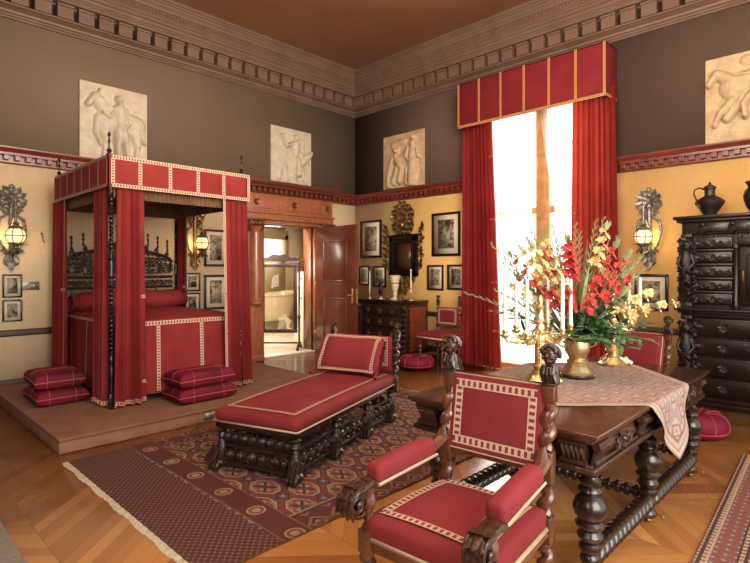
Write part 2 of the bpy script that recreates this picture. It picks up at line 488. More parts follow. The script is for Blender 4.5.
CLOTH = mat_cloth()
CARPET = plain('fawn carpet', '#6f4b35', '#7c573f', .95, 5, .3, 220, .004)
DAISW = plain('dais fascia carpet', '#7a5640', '#8a654d', .9, 6, .2, 120, .004)
def mat_print():
    g = G('engraved print'); n = g.nt.nodes.new('ShaderNodeObjectInfo'); x, y, z = g.sep()
    off = S(g, n.outputs['Random']) * 50
    v = g.vec(x + off, y, z + off)
    a = g.noise(9, 6, v, .7, 1.2); b = g.noise(3.2, 2, v)
    g.color(g.mix(g.ramp(a*.7 + b*.3, .42, .58), hx('#2e2a24'), hx('#a89c84'))); g.set(rough=.5)
    return g.m
PRINT = mat_print()
def mat_emit(name, c, st):
    g = G(name); g.color(hx(c)); g.color(hx(c), 'Emission Color'); g.set(emis=st, rough=.4); return g.m
GLOBE = mat_emit('lit frosted globe', '#ffdca0', 1.3)
def mat_glass(name, tint, refl=.08):
    m = bpy.data.materials.new(name); m.use_nodes = True; nt = m.node_tree; nt.nodes.clear()
    o = nt.nodes.new('ShaderNodeOutputMaterial'); t = nt.nodes.new('ShaderNodeBsdfTransparent'); gl = nt.nodes.new('ShaderNodeBsdfGlossy')
    gl.inputs['Roughness'].default_value = .02; t.inputs[0].default_value = (*hx(tint), 1); mx = nt.nodes.new('ShaderNodeMixShader'); mx.inputs[0].default_value = refl
    nt.links.new(t.outputs[0], mx.inputs[1]); nt.links.new(gl.outputs[0], mx.inputs[2]); nt.links.new(mx.outputs[0], o.inputs[0]); return m
GLASS = mat_glass('window glass', '#ffffff', .04)
CHEVALG = mat_glass('cheval glass', '#f2ecde', .015)
MIRROR = plain('old dark mirror', '#4f2e24', '#63402f', .35, 2, metal=.4)
def mat_sheer():
    m = bpy.data.materials.new('white sheer'); m.use_nodes = True; nt = m.node_tree; nt.nodes.clear()
    o = nt.nodes.new('ShaderNodeOutputMaterial'); t = nt.nodes.new('ShaderNodeBsdfTransparent'); d = nt.nodes.new('ShaderNodeBsdfTranslucent'); d2 = nt.nodes.new('ShaderNodeBsdfDiffuse')
    d.inputs[0].default_value = (.95, .93, .88, 1); d2.inputs[0].default_value = (.95, .92, .86, 1)
    a = nt.nodes.new('ShaderNodeMixShader'); b = nt.nodes.new('ShaderNodeMixShader'); a.inputs[0].default_value = .4; b.inputs[0].default_value = .5
    nt.links.new(d.outputs[0], a.inputs[1]); nt.links.new(d2.outputs[0], a.inputs[2]); nt.links.new(t.outputs[0], b.inputs[1]); nt.links.new(a.outputs[0], b.inputs[2]); nt.links.new(b.outputs[0], o.inputs[0]); return m
SHEER = mat_sheer()

# ------------------------------------------------------------------ shared pieces
def ribbon(mb, pts, nrm, w, off=.004):
    """flat checked braid along pts; nrm is one normal or one per point"""
    pts = [Vector(p) for p in pts]; n = len(pts)
    N = [Vector(nrm).normalized()] * n if not isinstance(nrm, list) else [Vector(q).normalized() for q in nrm]
    L = 0; prev = None
    for i, p in enumerate(pts):
        t = (pts[min(i+1, n-1)] - pts[max(i-1, 0)]).normalized(); sd = t.cross(N[i]).normalized()
        a, b = p + N[i]*off - sd*w/2, p + N[i]*off + sd*w/2
        va, vb = mb.v(a), mb.v(b)
        if prev:
            L2 = L + (p - pts[i-1]).length / w * 1.3
            mb.f([prev[0], va, vb, prev[1]], [(L, 0), (L2, 0), (L2, 1), (L, 1)]); L = L2
        prev = (va, vb)
def seg(a, b, n=1): 
    a, b = Vector(a), Vector(b); return [a.lerp(b, i/n) for i in range(n+1)]
def rect_trim(mb, c, ux, uy, w, h, t, off=.004, sides='tblr', n=1):
    c, ux, uy = Vector(c), Vector(ux).normalized(), Vector(uy).normalized(); nr = ux.cross(uy)
    a, b = w/2 - t/2, h/2 - t/2
    if 't' in sides: ribbon(mb, seg(c - ux*w/2 + uy*b, c + ux*w/2 + uy*b, n), nr, t, off)
    if 'b' in sides: ribbon(mb, seg(c - ux*w/2 - uy*b, c + ux*w/2 - uy*b, n), nr, t, off)
    if 'l' in sides: ribbon(mb, seg(c - ux*a - uy*(b - t/2), c - ux*a + uy*(b - t/2), n), nr, t, off)
    if 'r' in sides: ribbon(mb, seg(c + ux*a - uy*(b - t/2), c + ux*a + uy*(b - t/2), n), nr, t, off)
def carved_head(mb, c, s, yaw):
    """carved finial: bearded mask with curls above a winged bust; s = height"""
    M0 = mb.M.copy(); mb.M = mb.M @ Matrix.Translation(Vector(c)) @ Matrix.Rotation(yaw, 4, 'Z') @ Matrix.Scale(s, 4)
    mb.box((0, 0, .03), (.34, .34, .06), .02)
    mb.lathe([(.11, .06), (.15, .1), (.17, .2), (.13, .34), (.1, .42)], (0, 0, 0), 10)
    for sx in (-1, 1):                      # folded wings / drapery at the sides
        for k in range(5):
            mb.leaf((sx*(.15+.012*k), -.13+.065*k, .50-.03*k), (sx*.10, -.06+.05*k, -1), (sx, -.5+.25*k, .1), .42, .12, .05)
        mb.tube([(sx*.06, -.15, .1), (sx*.10, -.18, .28), (sx*.08, -.13, .42)], [.04, .055, .04], 6)
        mb.tube([(sx*.13, -.08, .1), (sx*.17, -.08, .30), (sx*.13, -.06, .44)], [.04, .06, .05], 6)
    mb.tube([(0, -.15, .08), (0, -.19, .25), (0, -.14, .42)], [.04, .05, .03], 6)
    mb.tube([(0, 0, .40), (0, -.02, .5)], [.1, .1], 8)
    mb.sph((0, -.01, .67), (.17, .19, .22), 12, 9)
    mb.sph((0, -.12, .56), (.10, .09, .09), 8, 6)                      # chin
    mb.tube([(0, -.165, .75), (0, -.215, .665), (0, -.18, .645)], [.025, .042, .03], 6)    # nose
    mb.tube([(-.06, -.185, .60), (0, -.20, .605), (.06, -.185, .60)], [.014, .022, .014], 6)  # lips
    for sx in (-1, 1):
        mb.tube([(sx*.02, -.185, .755), (sx*.075, -.18, .775), (sx*.13, -.13, .75)], [.02, .028, .018], 6)   # brow
        mb.sph((sx*.068, -.165, .715), (.032, .025, .022), 6, 5)       # eye
        mb.sph((sx*.10, -.13, .63), (.055, .06, .06), 7, 5)            # cheek
        mb.sph((sx*.165, .0, .67), (.03, .05, .06), 6, 5)              # ear
    for k in range(11):                     # curls
        a = PI*(-.06 + 1.12*k/10)
        mb.sph((.155*cos(a), -.10 + .03*sin(a), .79 + .08*sin(a)), .055, 6, 5)
        mb.sph((.19*cos(a), .02, .74 + .14*sin(a)), .062, 6, 5)
        mb.sph((.17*cos(a), .13, .68 + .17*sin(a)), .062, 6, 5)
    mb.M = M0
def turned(mb, p0, p1, prof, segs=14):
    """lathe between two points; prof = (r, t 0..1)"""
    p0, p1 = Vector(p0), Vector(p1); q = (p1 - p0).to_track_quat('Z', 'Y').to_matrix().to_4x4()
    M0 = mb.M.copy(); mb.M = mb.M @ Matrix.Translation(p0) @ q; L = (p1 - p0).length
    mb.lathe([(r, t*L) for r, t in prof], (0, 0, 0), segs); mb.M = M0
def beads(n, r0, r1):
    out = []
    for i in range(n):
        for a, r in ((0, r0), (.3, r1*.95), (.5, r1), (.7, r1*.95)): out.append((r, (i + a) / n))
    return out + [(r0, 1.0)]
# ------------------------------------------------------------------ room shell
XR, YB, HC = 10.6, -9.6, 5.62
RAILZ = 2.965
m = MB(); m.bb(0, XR, YB, 0, -.12, 0); m.bb(-.01, XR, 0, .30, -.12, 0); struct('floor', m, FLOOR)
m = MB(); m.bb(-.3, XR, YB, .35, HC, HC + .15); struct('ceiling', m, CEIL)
# left wall with a doorway
DY0, DY1, DZ = -2.42, -1.12, 2.46
m = MB()
m.bb(-.3, 0, YB, DY0, 0, RAILZ); m.bb(-.3, 0, DY1, .35, 0, RAILZ); m.bb(-.3, 0, DY0, DY1, DZ, RAILZ)
m.mat = 1; m.bb(-.3, 0, YB, .35, RAILZ, HC)
struct('wall_left', m, [PAPER_A, UP_A])
# back wall with a tall window opening down to the floor
WX0, WX1, WZ = 3.30, 5.05, 4.35
m = MB()
m.bb(-.0, WX0, 0, .35, 0, RAILZ); m.bb(WX1, XR, 0, .35, 0, RAILZ)
m.mat = 1
m.bb(-.0, WX0, 0, .35, RAILZ, HC); m.bb(WX1, XR, 0, .35, RAILZ, HC); m.bb(WX0, WX1, 0, .35, WZ, HC)
struct('wall_back', m, [PAPER_B, UP_B])
m = MB(); m.bb(-.3, XR, YB - .2, YB, 0, HC); struct('wall_front', m, plain('rear wall', '#8a7358', None, .8))

# cornice
prof = [(0, 4.83), (.03, 4.83), (.03, 4.855), (.05, 4.86), (.05, 4.885), (.075, 4.89), (.085, 4.92), (.13, 4.935), (.15, 4.945), (.18, 4.95), (.18, 4.972), (.02, 4.975), (.02, 5.13), (.13, 5.145), (.13, 5.165), (.245, 5.17), (.245, 5.215), (.255, 5.22), (.255, 5.245), (.27, 5.25),
        (.275, 5.29), (.30, 5.30), (.30, 5.345), (.315, 5.35), (.315, 5.385), (.33, 5.39), (.33, 5.40), (.345, 5.41), (.345, 5.45), (.37, 5.46), (.375, 5.49), (.41, 5.52), (.415, 5.545), (.44, 5.55), (.445, 5.57), (.47, 5.575), (.47, 5.62), (0, 5.62)]
def cornice(name, p0, p1, ux, n0, step, along, m0, m1):
    m = MB(); m.extrude(prof, p0, p1, m0, m1, ux)
    L = (Vector(p1) - Vector(p0)).length; t = (Vector(p1) - Vector(p0)).normalized(); u = Vector(ux)
    R = Matrix((( t.x, u.x, 0, 0), (t.y, u.y, 0, 0), (0, 0, 1, 0), (0, 0, 0, 1)))
    k = n0
    m.M = Matrix.Translation(Vector(p0)) @ R
    m.mat = 1; m.bb(.3, L - .1, .018, .03, 4.974, 5.128); m.mat = 0  # dark strip paints the shade of the slots onto the recess back
    while k < L - .08:
        m.bb(k - .096, k + .096, .02, .215, 4.97, 5.125, .004)      # block
        m.bb(k - .101, k + .101, .06, .236, 5.125, 5.155, .005)      # its cap
        k += step
    k = .02
    while k < L - .45:                                               # bead row under the crown
        m.rbox((k, .352, 5.43), (.034, .04, .04), .012, seg=1, m=1); k += .052
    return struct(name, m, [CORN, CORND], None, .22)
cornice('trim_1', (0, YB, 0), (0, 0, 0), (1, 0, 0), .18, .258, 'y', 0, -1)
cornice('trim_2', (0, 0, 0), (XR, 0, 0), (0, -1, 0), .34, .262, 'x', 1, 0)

# picture rail
rp = [(0, 2.965), (.02, 2.965), (.03, 2.98), (.03, 3.0), (.012, 3.005), (.012, 3.065), (.085, 3.07), (.09, 3.10), (.105, 3.12), (.125, 3.15), (.125, 3.17), (0, 3.17)]
def rail(name, p0, p1, ux, m0=0, m1=0):
    m = MB(); m.extrude(rp, p0, p1, m0, m1, ux)
    L = (Vector(p1) - Vector(p0)).length; t = (Vector(p1) - Vector(p0)).normalized(); u = Vector(ux)
    m.M = Matrix.Translation(Vector(p0)) @ Matrix(((t.x, u.x, 0, 0), (t.y, u.y, 0, 0), (0, 0, 1, 0), (0, 0, 0, 1)))
    k = .06
    while k < L - .05:
        m.bb(k - .03, k + .03, .03, .082, 3.008, 3.066, .003); k += .12
    return struct(name, m, RAILW, None, .22)
rail('trim_3', (0, YB, 0), (0, -2.84, 0), (1, 0, 0)); rail('trim_4', (0, -.80, 0), (0, 0, 0), (1, 0, 0), 0, -1)
rail('trim_5', (0, 0, 0), (WX0 - .45, 0, 0), (0, -1, 0), 1, 0); rail('trim_6', (WX1 + .36, 0, 0), (XR, 0, 0), (0, -1, 0))
# dado rail and baseboards
dp = [(0, .745), (.018, .745), (.03, .76), (.03, .81), (.018, .83), (0, .83)]
for nm, p0, p1, ux in (('trim_7', (0, YB, 0), (0, -2.76, 0), (1, 0, 0)), ('trim_8', (0, -.80, 0), (0, -.0, 0), (1, 0, 0)),
                       ('trim_9', (0, 0, 0), (WX0 - .1, 0, 0), (0, -1, 0)), ('trim_10', (WX1 + .1, 0, 0), (XR, 0, 0), (0, -1, 0))):
    m = MB(); m.extrude(dp, p0, p1, 0, 0, ux); struct(nm, m, DADO)
for nm, p0, p1, ux in (('baseboard_left', (0, YB, 0), (0, -2.76, 0), (1, 0, 0)), ('baseboard_corner', (0, -.80, 0), (0, 0, 0), (1, 0, 0)),
                       ('baseboard_back', (0, 0, 0), (WX0 - .1, 0, 0), (0, -1, 0)), ('baseboard_right', (WX1 + .1, 0, 0), (XR, 0, 0), (0, -1, 0))):
    m = MB(); m.extrude([(0, 0), (.03, 0), (.03, .16), (.02, .185), (0, .19)], p0, p1, 0, 0, ux); struct(nm, m, DADO)

# ------------------------------------------------------------------ door surround, door, bathroom
DOOR = bpy.data.objects.new('door_1', None); COL.objects.link(DOOR); DOOR.location = (0, -1.74, 0); DOOR['kind'] = 'structure'
def loc(o, y0): return o
m = MB(); yc = 1.74
def Y(y): return y + yc
for (a, b) in ((-2.79, -2.45), (-1.10, -.82)):
    m = MB()
    m.bb(.0, .20, Y(a), Y(b), 0, 2.50, .006)
    m.bb(.0, .24, Y(a) - .02, Y(b) + .02, 0, .12, .01); m.bb(.0, .225, Y(a) - .01, Y(b) + .01, .12, .95, .006)
    m.bb(.0, .25, Y(a) - .03, Y(b) + .03, .95, 1.0, .01)
    obj('pilaster', m, MAHOG, DOOR)
    m = MB(); ycn = (a + b)/2
    m.lathe([(.10, 1.0), (.115, 1.02), (.115, 1.05), (.09, 1.08), (.095, 1.3), (.09, 2.1), (.08, 2.26), (.095, 2.28), (.08, 2.30), (.10, 2.34), (.11, 2.36)], (.25, Y(ycn), 0), 18)
    obj('column', m, MAHOG, DOOR)
    m = MB(); m.bb(.0, .30, Y(a) - .02, Y(b) + .02, 2.46, 2.50, .008)
    for k in range(3):
        for q in (-1, 1): m.scroll((.27, Y(ycn) + q*.10, 2.38 + .03*k), (0, q, 0), (0, 0, 1), .05 - .008*k, 1.2, .012)
    for k in range(5): m.leaf((.24, Y(ycn) - .12 + .06*k, 2.27), (.3, 0, 1), (1, 0, 0), .17, .08, .35)
    obj('capital', m, MAHOGD, DOOR)
m = MB()
m.bb(0, .16, Y(-2.45), Y(-1.10), DZ - .02, 2.56, .006)
m.bb(0, .24, Y(-2.80), Y(-.82), 2.50, 2.60, .006); m.bb(0, .27, Y(-2.83), Y(-.80), 2.60, 2.64, .012)
m.bb(0, .23, Y(-2.78), Y(-.84), 2.64, 2.95, .004)
m.bb(.23, .245, Y(-2.66), Y(-.92), 2.69, 2.90, .006)
obj('frieze', m, MAHOG, DOOR)
m = MB()
m.extrude([(0, 2.95), (.24, 2.95), (.25, 2.975), (.205, 2.98), (.205, 3.05), (.31, 3.06), (.32, 3.09), (.35, 3.11), (.37, 3.15), (.37, 3.175), (0, 3.19)], (0, Y(-2.87), 0), (0, Y(-.78), 0), 0, 0, (1, 0, 0))
k = -2.83
while k < -.80: m.bb(.2, .305, Y(k), Y(k) + .06, 2.98, 3.05, .003); k += .115
obj('cornice', m, MAHOGD, DOOR)
for yy in (-2.60, -1.78, -.98):
    m = MB()
    for k in range(8):
        a = k*PI/4; m.leaf((.245, Y(yy), 2.795), (.15, cos(a), sin(a)*1.3), (1, 0, 0), .065, .05, .2)
    m.sph((.255, Y(yy), 2.795), .022, 8, 6); obj('rosette', m, MAHOGD, DOOR)
m = MB(); m.bb(-.3, .0, Y(DY0) - .0, Y(DY0) + .03, 0, DZ); m.bb(-.3, .0, Y(DY1) - .03, Y(DY1), 0, DZ); m.bb(-.3, 0, Y(DY0), Y(DY1), DZ - .03, DZ)
m.bb(-.05, .16, Y(-2.46), Y(DY0) + .03, 0, DZ - .02); m.bb(-.05, .1, Y(DY1) - .03, Y(-1.10), 0, DZ - .02)
obj('jamb', m, MAHOG, DOOR)
m = MB(); m.bb(-.3, .06, Y(DY0), Y(DY1), 0, .02, .005); obj('threshold', m, TILE, DOOR)
# door leaf swung open into the room
t = thing('door_leaf', 'open panelled mahogany door leaf with brass handle, swung into the room', 'door', (.12, -1.15, 0), -.05)
W, Hh = 1.20, 2.42
m = MB(); m.bb(0, W, -.028, .028, .012, Hh, .004)
for z0, z1 in ((.22, 1.08), (1.38, 2.15)):
    for sy in (-1, 1):
        fr = [(.0, 0), (.03, .012), (.05, .012), (.06, .0)]
        x0, x1 = .26, W - .24
        m.bb(x0, x1, sy*.028 - .006, sy*.028 + .006, z0, z1, .004)
        for (a, b, c, d) in ((x0, x1, z1 - .03, z1), (x0, x1, z0, z0 + .03)): m.bb(a, b, sy*.032 - .012, sy*.032 + .012, c, d, .008)
        for (a, b) in ((x0, x0 + .03), (x1 - .03, x1)): m.bb(a, b, sy*.032 - .012, sy*.032 + .012, z0, z1, .008)
obj('panel', m, MAHOGD, t)
m = MB()
for sy in (-1, 1):
    m.bb(W - .11, W - .07, sy*.03 - .004, sy*.03 + .004, 1.0, 1.26, .003)
    m.tube([(W - .085, sy*.03, 1.15), (W - .085, sy*.075, 1.15), (W - .10, sy*.085, 1.15), (W - .15, sy*.08, 1.145)], [.012, .012, .012, .010], 8)
m.bb(W - .004, W + .003, -.02, .02, 1.0, 1.26)
obj('handle', m, BRASS, t)
for z in (.3, 1.25, 2.15): m = MB(); m.tube([(-.006, -.03, z), (-.006, -.03, z + .12)], .012, 8); obj('hinge', m, BRASSD, t)

# bathroom beyond the door
BX0, BY0, BY1 = -6.2, -4.0, 3.6
m = MB(); m.bb(BX0, -.3, BY0, BY1, -.12, .012); struct('floor_bathroom', m, TILE)
m = MB(); m.bb(BX0, -.3, BY0, BY1, 3.0, 3.1); struct('ceiling_bathroom', m, BATHW)
BWY0, BWY1 = 1.2, 2.70
m = MB(); m.bb(BX0 - .2, BX0, BY0, BWY0, 0, 3.0); m.bb(BX0 - .2, BX0, BWY1, BY1, 0, 3.0); m.bb(BX0 - .2, BX0, BWY0, BWY1, 0, 1.95); m.bb(BX0 - .2, BX0, BWY0, BWY1, 2.66, 3.0)
m.bb(BX0, -.3, BY1, BY1 + .1, 0, 3.0); m.bb(BX0, -.3, BY0 - .1, BY0, 0, 3.0)
m.bb(-.305, -.30, .35, BY1, 0, 3.0)
struct('wall_bathroom', m, BATHW)
m = MB()
for a, b, c, d in ((BWY0 - .08, BWY0 + .05, 1.9, 2.75), (BWY1 - .05, BWY1 + .08, 1.9, 2.75), (BWY0 - .08, BWY1 + .08, 1.88, 1.97), (BWY0 - .08, BWY1 + .08, 2.6, 2.9)): m.bb(BX0 - .05, BX0 + .06, a, b, c, d, .005)
struct('window_2', m, plain('cream painted sash', '#b99d78', None, .5))
# ------------------------------------------------------------------ window and its hangings
m = MB()
y0, y1 = .10, .18
m.bb(WX0, WX0 + .08, y0, y1, 0, WZ); m.bb(WX1 - .08, WX1, y0, y1, 0, WZ); m.bb(WX0, WX1, y0, y1, WZ - .08, WZ); m.bb(WX0, WX1, y0, y1, 0, .10)
m.bb(WX0, WX1, y0 - .02, y1, 2.50, 2.60, .01)
m.bb(4.11, 4.33, y0 - .05, y1, 0, WZ, .01); m.bb(4.16, 4.28, y0 - .07, y0 - .04, .1, WZ - .1, .008)
for z in (2.40, 3.40): m.bb(4.145, 4.295, y0 - .085, y0 - .05, z, z + .3, .01)
struct('window_1', m, plain('glare-lightened oak window frame', '#a5764a', '#b98a5c', .5))  # window glare put into a lighter oak colour
m = MB(); m.bb(WX0, WX1, .15, .154, .05, WZ); o = obj('window_pane', m, GLASS); o['kind'] = 'structure'
def sheer(name, label, xa, xb, xc, side):
    """gathered at the pelmet, parted in the middle: xa outer edge, xb inner edge at top, xc inner edge at bottom"""
    m = MB()
    def fn(u, v):
        z = 4.2 - v*4.13
        inner = xb + (xc - xb) * min(1, v*1.55)**1.15
        x = xa + (inner - xa)*u
        return (x, -.005 + .012*sin(u*60) + .006*sin(u*23 + 3*v), z)
    m.grid(fn, 70, 16)
    return tag(obj(name, m, SHEER), label, 'curtain', None)
sheer('sheer_curtain', 'white sheer curtain over the left half of the tall window', WX0 + .02, 4.16, 4.02, -1)
sheer('sheer_curtain', 'white sheer curtain over the right half of the tall window', WX1 - .02, 4.20, 4.62, 1)

def drape(mb, path, z0, z1, folds, amp, nrm, spread=0, hem=0, nv=14, ph=0, waist=None, jitter=.35, shift=0):
    """hanging cloth: path(u)->(x,y); nrm outward"""
    nu = int(folds * 9); N = Vector((*nrm, 0)); rnd = random.Random(int(ph*100) + folds)
    phs = [rnd.uniform(-jitter, jitter) * PI for _ in range(folds + 3)]; am = [rnd.uniform(.55, 1.2) for _ in range(folds + 3)]
    def fold(u):
        q = u * folds; i = int(q); f = q - i; f = f*f*(3 - 2*f)
        p = phs[i]*(1-f) + phs[i+1]*f; a = am[i]*(1-f) + am[i+1]*f
        return a * sin(2*PI*q + p), cos(2*PI*q + p) * .22
    def fn(u, v):
        z = z1 + (z0 - z1)*v
        s, c = fold(u)
        uu = .5 + (u - .5)*(1 + spread*(v - .3)) if spread else u
        uu += c / folds * .5
        x, y = path(uu); y += shift*v
        a = amp * (.55 + .6*v) * s
        p = Vector((x, y, z)) + N * a
        return p
    mb.grid(fn, nu, nv)
    return fn
# window curtains
def wcurtain(label, xa, xb, xa2, xb2, ph, edge):
    t = thing('window_curtain', label, 'curtain', ((xa + xb)/2, -.24, 0), 0, None)
    cx, cy = (xa + xb)/2, -.24
    m = MB(); m.M = Matrix.Translation((-cx, -cy, 0))
    nf = 8; rnd = random.Random(int(ph*100)); phs = [rnd.uniform(-.9, .9) for _ in range(12)]; am = [rnd.uniform(.4, 1.2) for _ in range(12)]
    def fn(u, v):
        z = 4.15 - 4.13*v
        l = xa + (xa2 - xa)*v; r = xb + (xb2 - xb)*v
        q = u*nf; i = min(nf-1, int(q)); f = q - i; f = f*f*(3-2*f); p = phs[i]*(1-f) + phs[i+1]*f; a = am[i]*(1-f) + am[i+1]*f
        wv = sin(2*PI*q + p + .25*sin(3*v))
        return (l + (r - l)*(u + .018*cos(2*PI*q + p)), cy - .055*a*(.8 + .5*v)*wv - (.05*v*v*max(0, sin(9*u))), z)
    m.grid(fn, 110, 22)
    obj('fabric', m, CURT, t)
    pts = [Vector(fn(edge, v/30)) + Vector((0, -.012, 0)) for v in range(31)]
    for zt in (3.45, 2.42, 1.40, .62):                         # short braids across the leading edge
        v = (4.15 - zt)/4.13
        us = [edge + (.14 if edge < .5 else -.14)*k/8 for k in range(9)]
        m = MB(); m.M = Matrix.Translation((-cx, -cy, 0)); ribbon(m, [Vector(fn(u, v)) + Vector((0, -.02, 0)) for u in us], (0, -1, 0), .03); obj('braid', m, PIPE, t)
    return t
wcurtain('full length red curtain hanging left of the tall window', 2.92, 3.48, 2.90, 3.68, .3, 1.0)
wcurtain('full length red curtain hanging right of the tall window', 4.83, 5.42, 4.80, 5.50, .7, 0.0)
P = thing('window_pelmet', 'deep red braided pelmet box above the tall window', 'pelmet', (4.15, -.02, 3.97))
m = MB(); PX0, PX1, PH, PD = 2.94 - 4.15, 5.37 - 4.15, .74, .40
m.bb(PX0, PX1, -PD, -PD + .02, 0, PH, .004); m.bb(PX0, PX0 + .02, -PD, -.005, 0, PH, .004); m.bb(PX1 - .02, PX1, -PD, -.005, 0, PH, .004); m.bb(PX0, PX1, -PD, -.005, PH - .02, PH, .004)
obj('box', m, REDC, P)
m = MB(); W = PX1 - PX0
ribbon(m, seg((PX0, -PD, .02), (PX1, -PD, .02)), (0, -1, 0), .04)
for k in range(7):
    x = PX0 + .02 + (W - .04)*k/6; ribbon(m, seg((x, -PD, .04), (x, -PD, PH)), (0, -1, 0), .034)
ribbon(m, seg((PX1, -PD, .02), (PX1, -.01, .02)), (1, 0, 0), .04)
obj('braid', m, mat_trim(), P)
gold = [n for n in P.children[-1].data.materials[0].node_tree.nodes if n.type == 'MIX']
gold[0].inputs[6].default_value = (*hx('#b98a4e'), 1)

# ------------------------------------------------------------------ dais and bed
DZT = .14
t = thing('bed_dais', 'low fawn carpeted dais that carries the four-poster bed', 'dais', (1.48, -4.72, 0))
m = MB(); m.bb(.035 - 1.48, 2.95 - 1.48, -6.34 + 4.72, -3.08 + 4.72, 0, DZT - .03, .01); obj('fascia', m, DAISW, t)
m = MB(); m.rbox((.015, -4.71 + 4.72, DZT - .015), (2.95, 3.28, .03), .013, m=8); obj('carpet', m, CARPET, t)
m = MB(); m.bb(1.472, 1.478, -5.0 + 4.72, -4.88 + 4.72, .02, .10); obj('socket_plate', m, PEWTER, t)

BX0_, BX1_, BYA, BYB = .42, 2.245, -5.672, -4.13      # post centres
OX, OY = 1.35, -4.885
bed = thing('four_poster_bed', 'four-poster bed with red braided canopy and black twisted posts on the dais', 'bed', (OX, OY, DZT))
def LB(x, y, z=0): return (x - OX, y - OY, z - DZT)
for (x, y) in ((BX0_, BYA), (BX0_, BYB), (BX1_, BYA), (BX1_, BYB)):
    m = MB(); q = LB(x, y, DZT)
    m.M = Matrix.Translation(q)
    m.bb(-.026, .026, -.026, .026, 0, .16, .006)
    m.lathe([(.022, .16), (.028, .2), (.017, .24), (.024, .3), (.028, .42), (.016, .46), (.026, .5), (.026, .52), (.016, .55)], (0, 0, 0), 12)
    m.barley((0, 0, .55), (0, 0, 1.36), .019, 17, .5, 8)
    m.lathe([(.016, 1.36), (.03, 1.39), (.03, 1.41), (.018, 1.44), (.03, 1.5), (.018, 1.56), (.03, 1.58), (.016, 1.62)], (0, 0, 0), 12)
    m.barley((0, 0, 1.62), (0, 0, 2.30), .018, 15, .5, 8)
    m.bb(-.022, .022, -.022, .022, 2.30, 2.60, .005)
    obj('post', m, BLACK, bed)
# headboard
m = MB()
hb0, hb1 = BYA + .06, BYB - .06
def hbt(y):
    s = (y - (BYA + BYB)/2)/((hb1 - hb0)/2); return 1.72 + .16*math.sqrt(max(0, 1 - (abs(s)*1.02)**2)) + (.10*math.exp(-(s/.28)**2))
x = .42
def P_(y, z): return LB(x, y, z)
for zz in (1.36, 1.50): m.tube([P_(hb0, zz), P_(hb1, zz)], .022, 8)
n = 40
m.tube([P_(hb0 + (hb1 - hb0)*k/n, hbt(hb0 + (hb1 - hb0)*k/n)) for k in range(n+1)], .024, 8)
rnd = random.Random(4)
for k in range(22):
    y = hb0 + (hb1 - hb0)*(k + .5)/22
    zt = hbt(y); z = 1.55
    i = 0
    while z < zt - .03:
        r = min(.048, (zt - z)*.55)
        m.scroll(P_(y, z + r*.8), (0, 1 if (k + i) % 2 else -1, 0), (0, 0, 1 if i % 2 else -1), r, 1.5, .011, .6*k, 1, 14)
        z += r*1.75; i += 1
    m.scroll(P_(y, 1.43), (0, 1 if k % 2 else -1, 0), (0, 0, 1), .045, 1.4, .012, .3, 1, 12)
for k in range(9):
    y = hb0 + (hb1 - hb0)*(k + .5)/9; m.leaf(P_(y, hbt(y) - .01), (0, 0, 1), (1, 0, 0), .10, .07, .2)
    m.leaf((LB(x, y, 1.56)[0] + .02, LB(x, y, 1.56)[1], LB(x, y, 1.56)[2]), (0, .3, 1), (1, 0, 0), .14, .09, .15)
obj('headboard', m, EBONY, bed)
for k in range(9):
    y = hb0 + (hb1 - hb0)*(k + .5)/9
    m = MB(); b = LB(x, y, .90); m.M = Matrix.Translation(b)
    m.lathe([(.012, 0), (.02, .05), (.012, .1), (.022, .2), (.024, .25), (.012, .32), (.02, .40), (.012, .45)], (0, 0, 0), 8)
    obj('baluster', m, EBONY, bed)
for k in range(10):
    y = hb0 + (hb1 - hb0)*(k + .5)/10
    m = MB(); b = LB(x, y, hbt(y)); m.M = Matrix.Translation(b)
    m.lathe([(.014, -.02), (.022, .02), (.012, .04), (.012, .09), (.026, .105), (.012, .12), (.011, .16), (.022, .175), (.012, .19), (.010, .215), (.020, .23), (.018, .245), (.004, .27)], (0, 0, 0), 8)
    obj('spindle', m, EBONY, bed)
m = MB(); m.bb(.45 - OX, 2.16 - OX, -5.58 - OY, -4.19 - OY, .30, .45, .01); obj('bedstead', m, EBONY, bed)
m = MB(); m.rbox((1.33 - OX, 0, .68), (1.62, 1.36, .40), .08, .02); obj('mattress', m, plain('white ticking', '#d8ccb8', None, .9), bed)
# canopy: valance boards, lining, braid
CX0, CX1, CYA, CYB, CZ0, CZ1 = .45, 2.345, -5.742, -4.095, 2.462, 2.79
def CB(m, *a): m.bb(a[0] - OX, a[1] - OX, a[2] - OY, a[3] - OY, a[4] - DZT, a[5] - DZT, .004)
m = MB()
CB(m, CX1 - .02, CX1, CYA, CYB, CZ0, CZ1); CB(m, CX0, CX1, CYA, CYA + .02, CZ0, CZ1); CB(m, CX0, CX1, CYB - .02, CYB, CZ0, CZ1); CB(m, CX0, CX0 + .02, CYA, CYB, CZ0, CZ1)
val = obj('valance', m, REDB, bed)
m = MB()
zc = (CZ0 + CZ1)/2 - DZT; hgt = CZ1 - CZ0
def front(m, w=.038):
    rect_trim(m, (CX1 - OX, 0, zc), (0, 1, 0), (0, 0, 1), CYB - CYA, hgt, w)
    for k in range(1, 5): y = CYA + (CYB - CYA)*k/5 - OY; ribbon(m, seg((CX1 - OX, y, CZ0 + w - DZT), (CX1 - OX, y, CZ1 - w - DZT)), (1, 0, 0), w)
front(m)
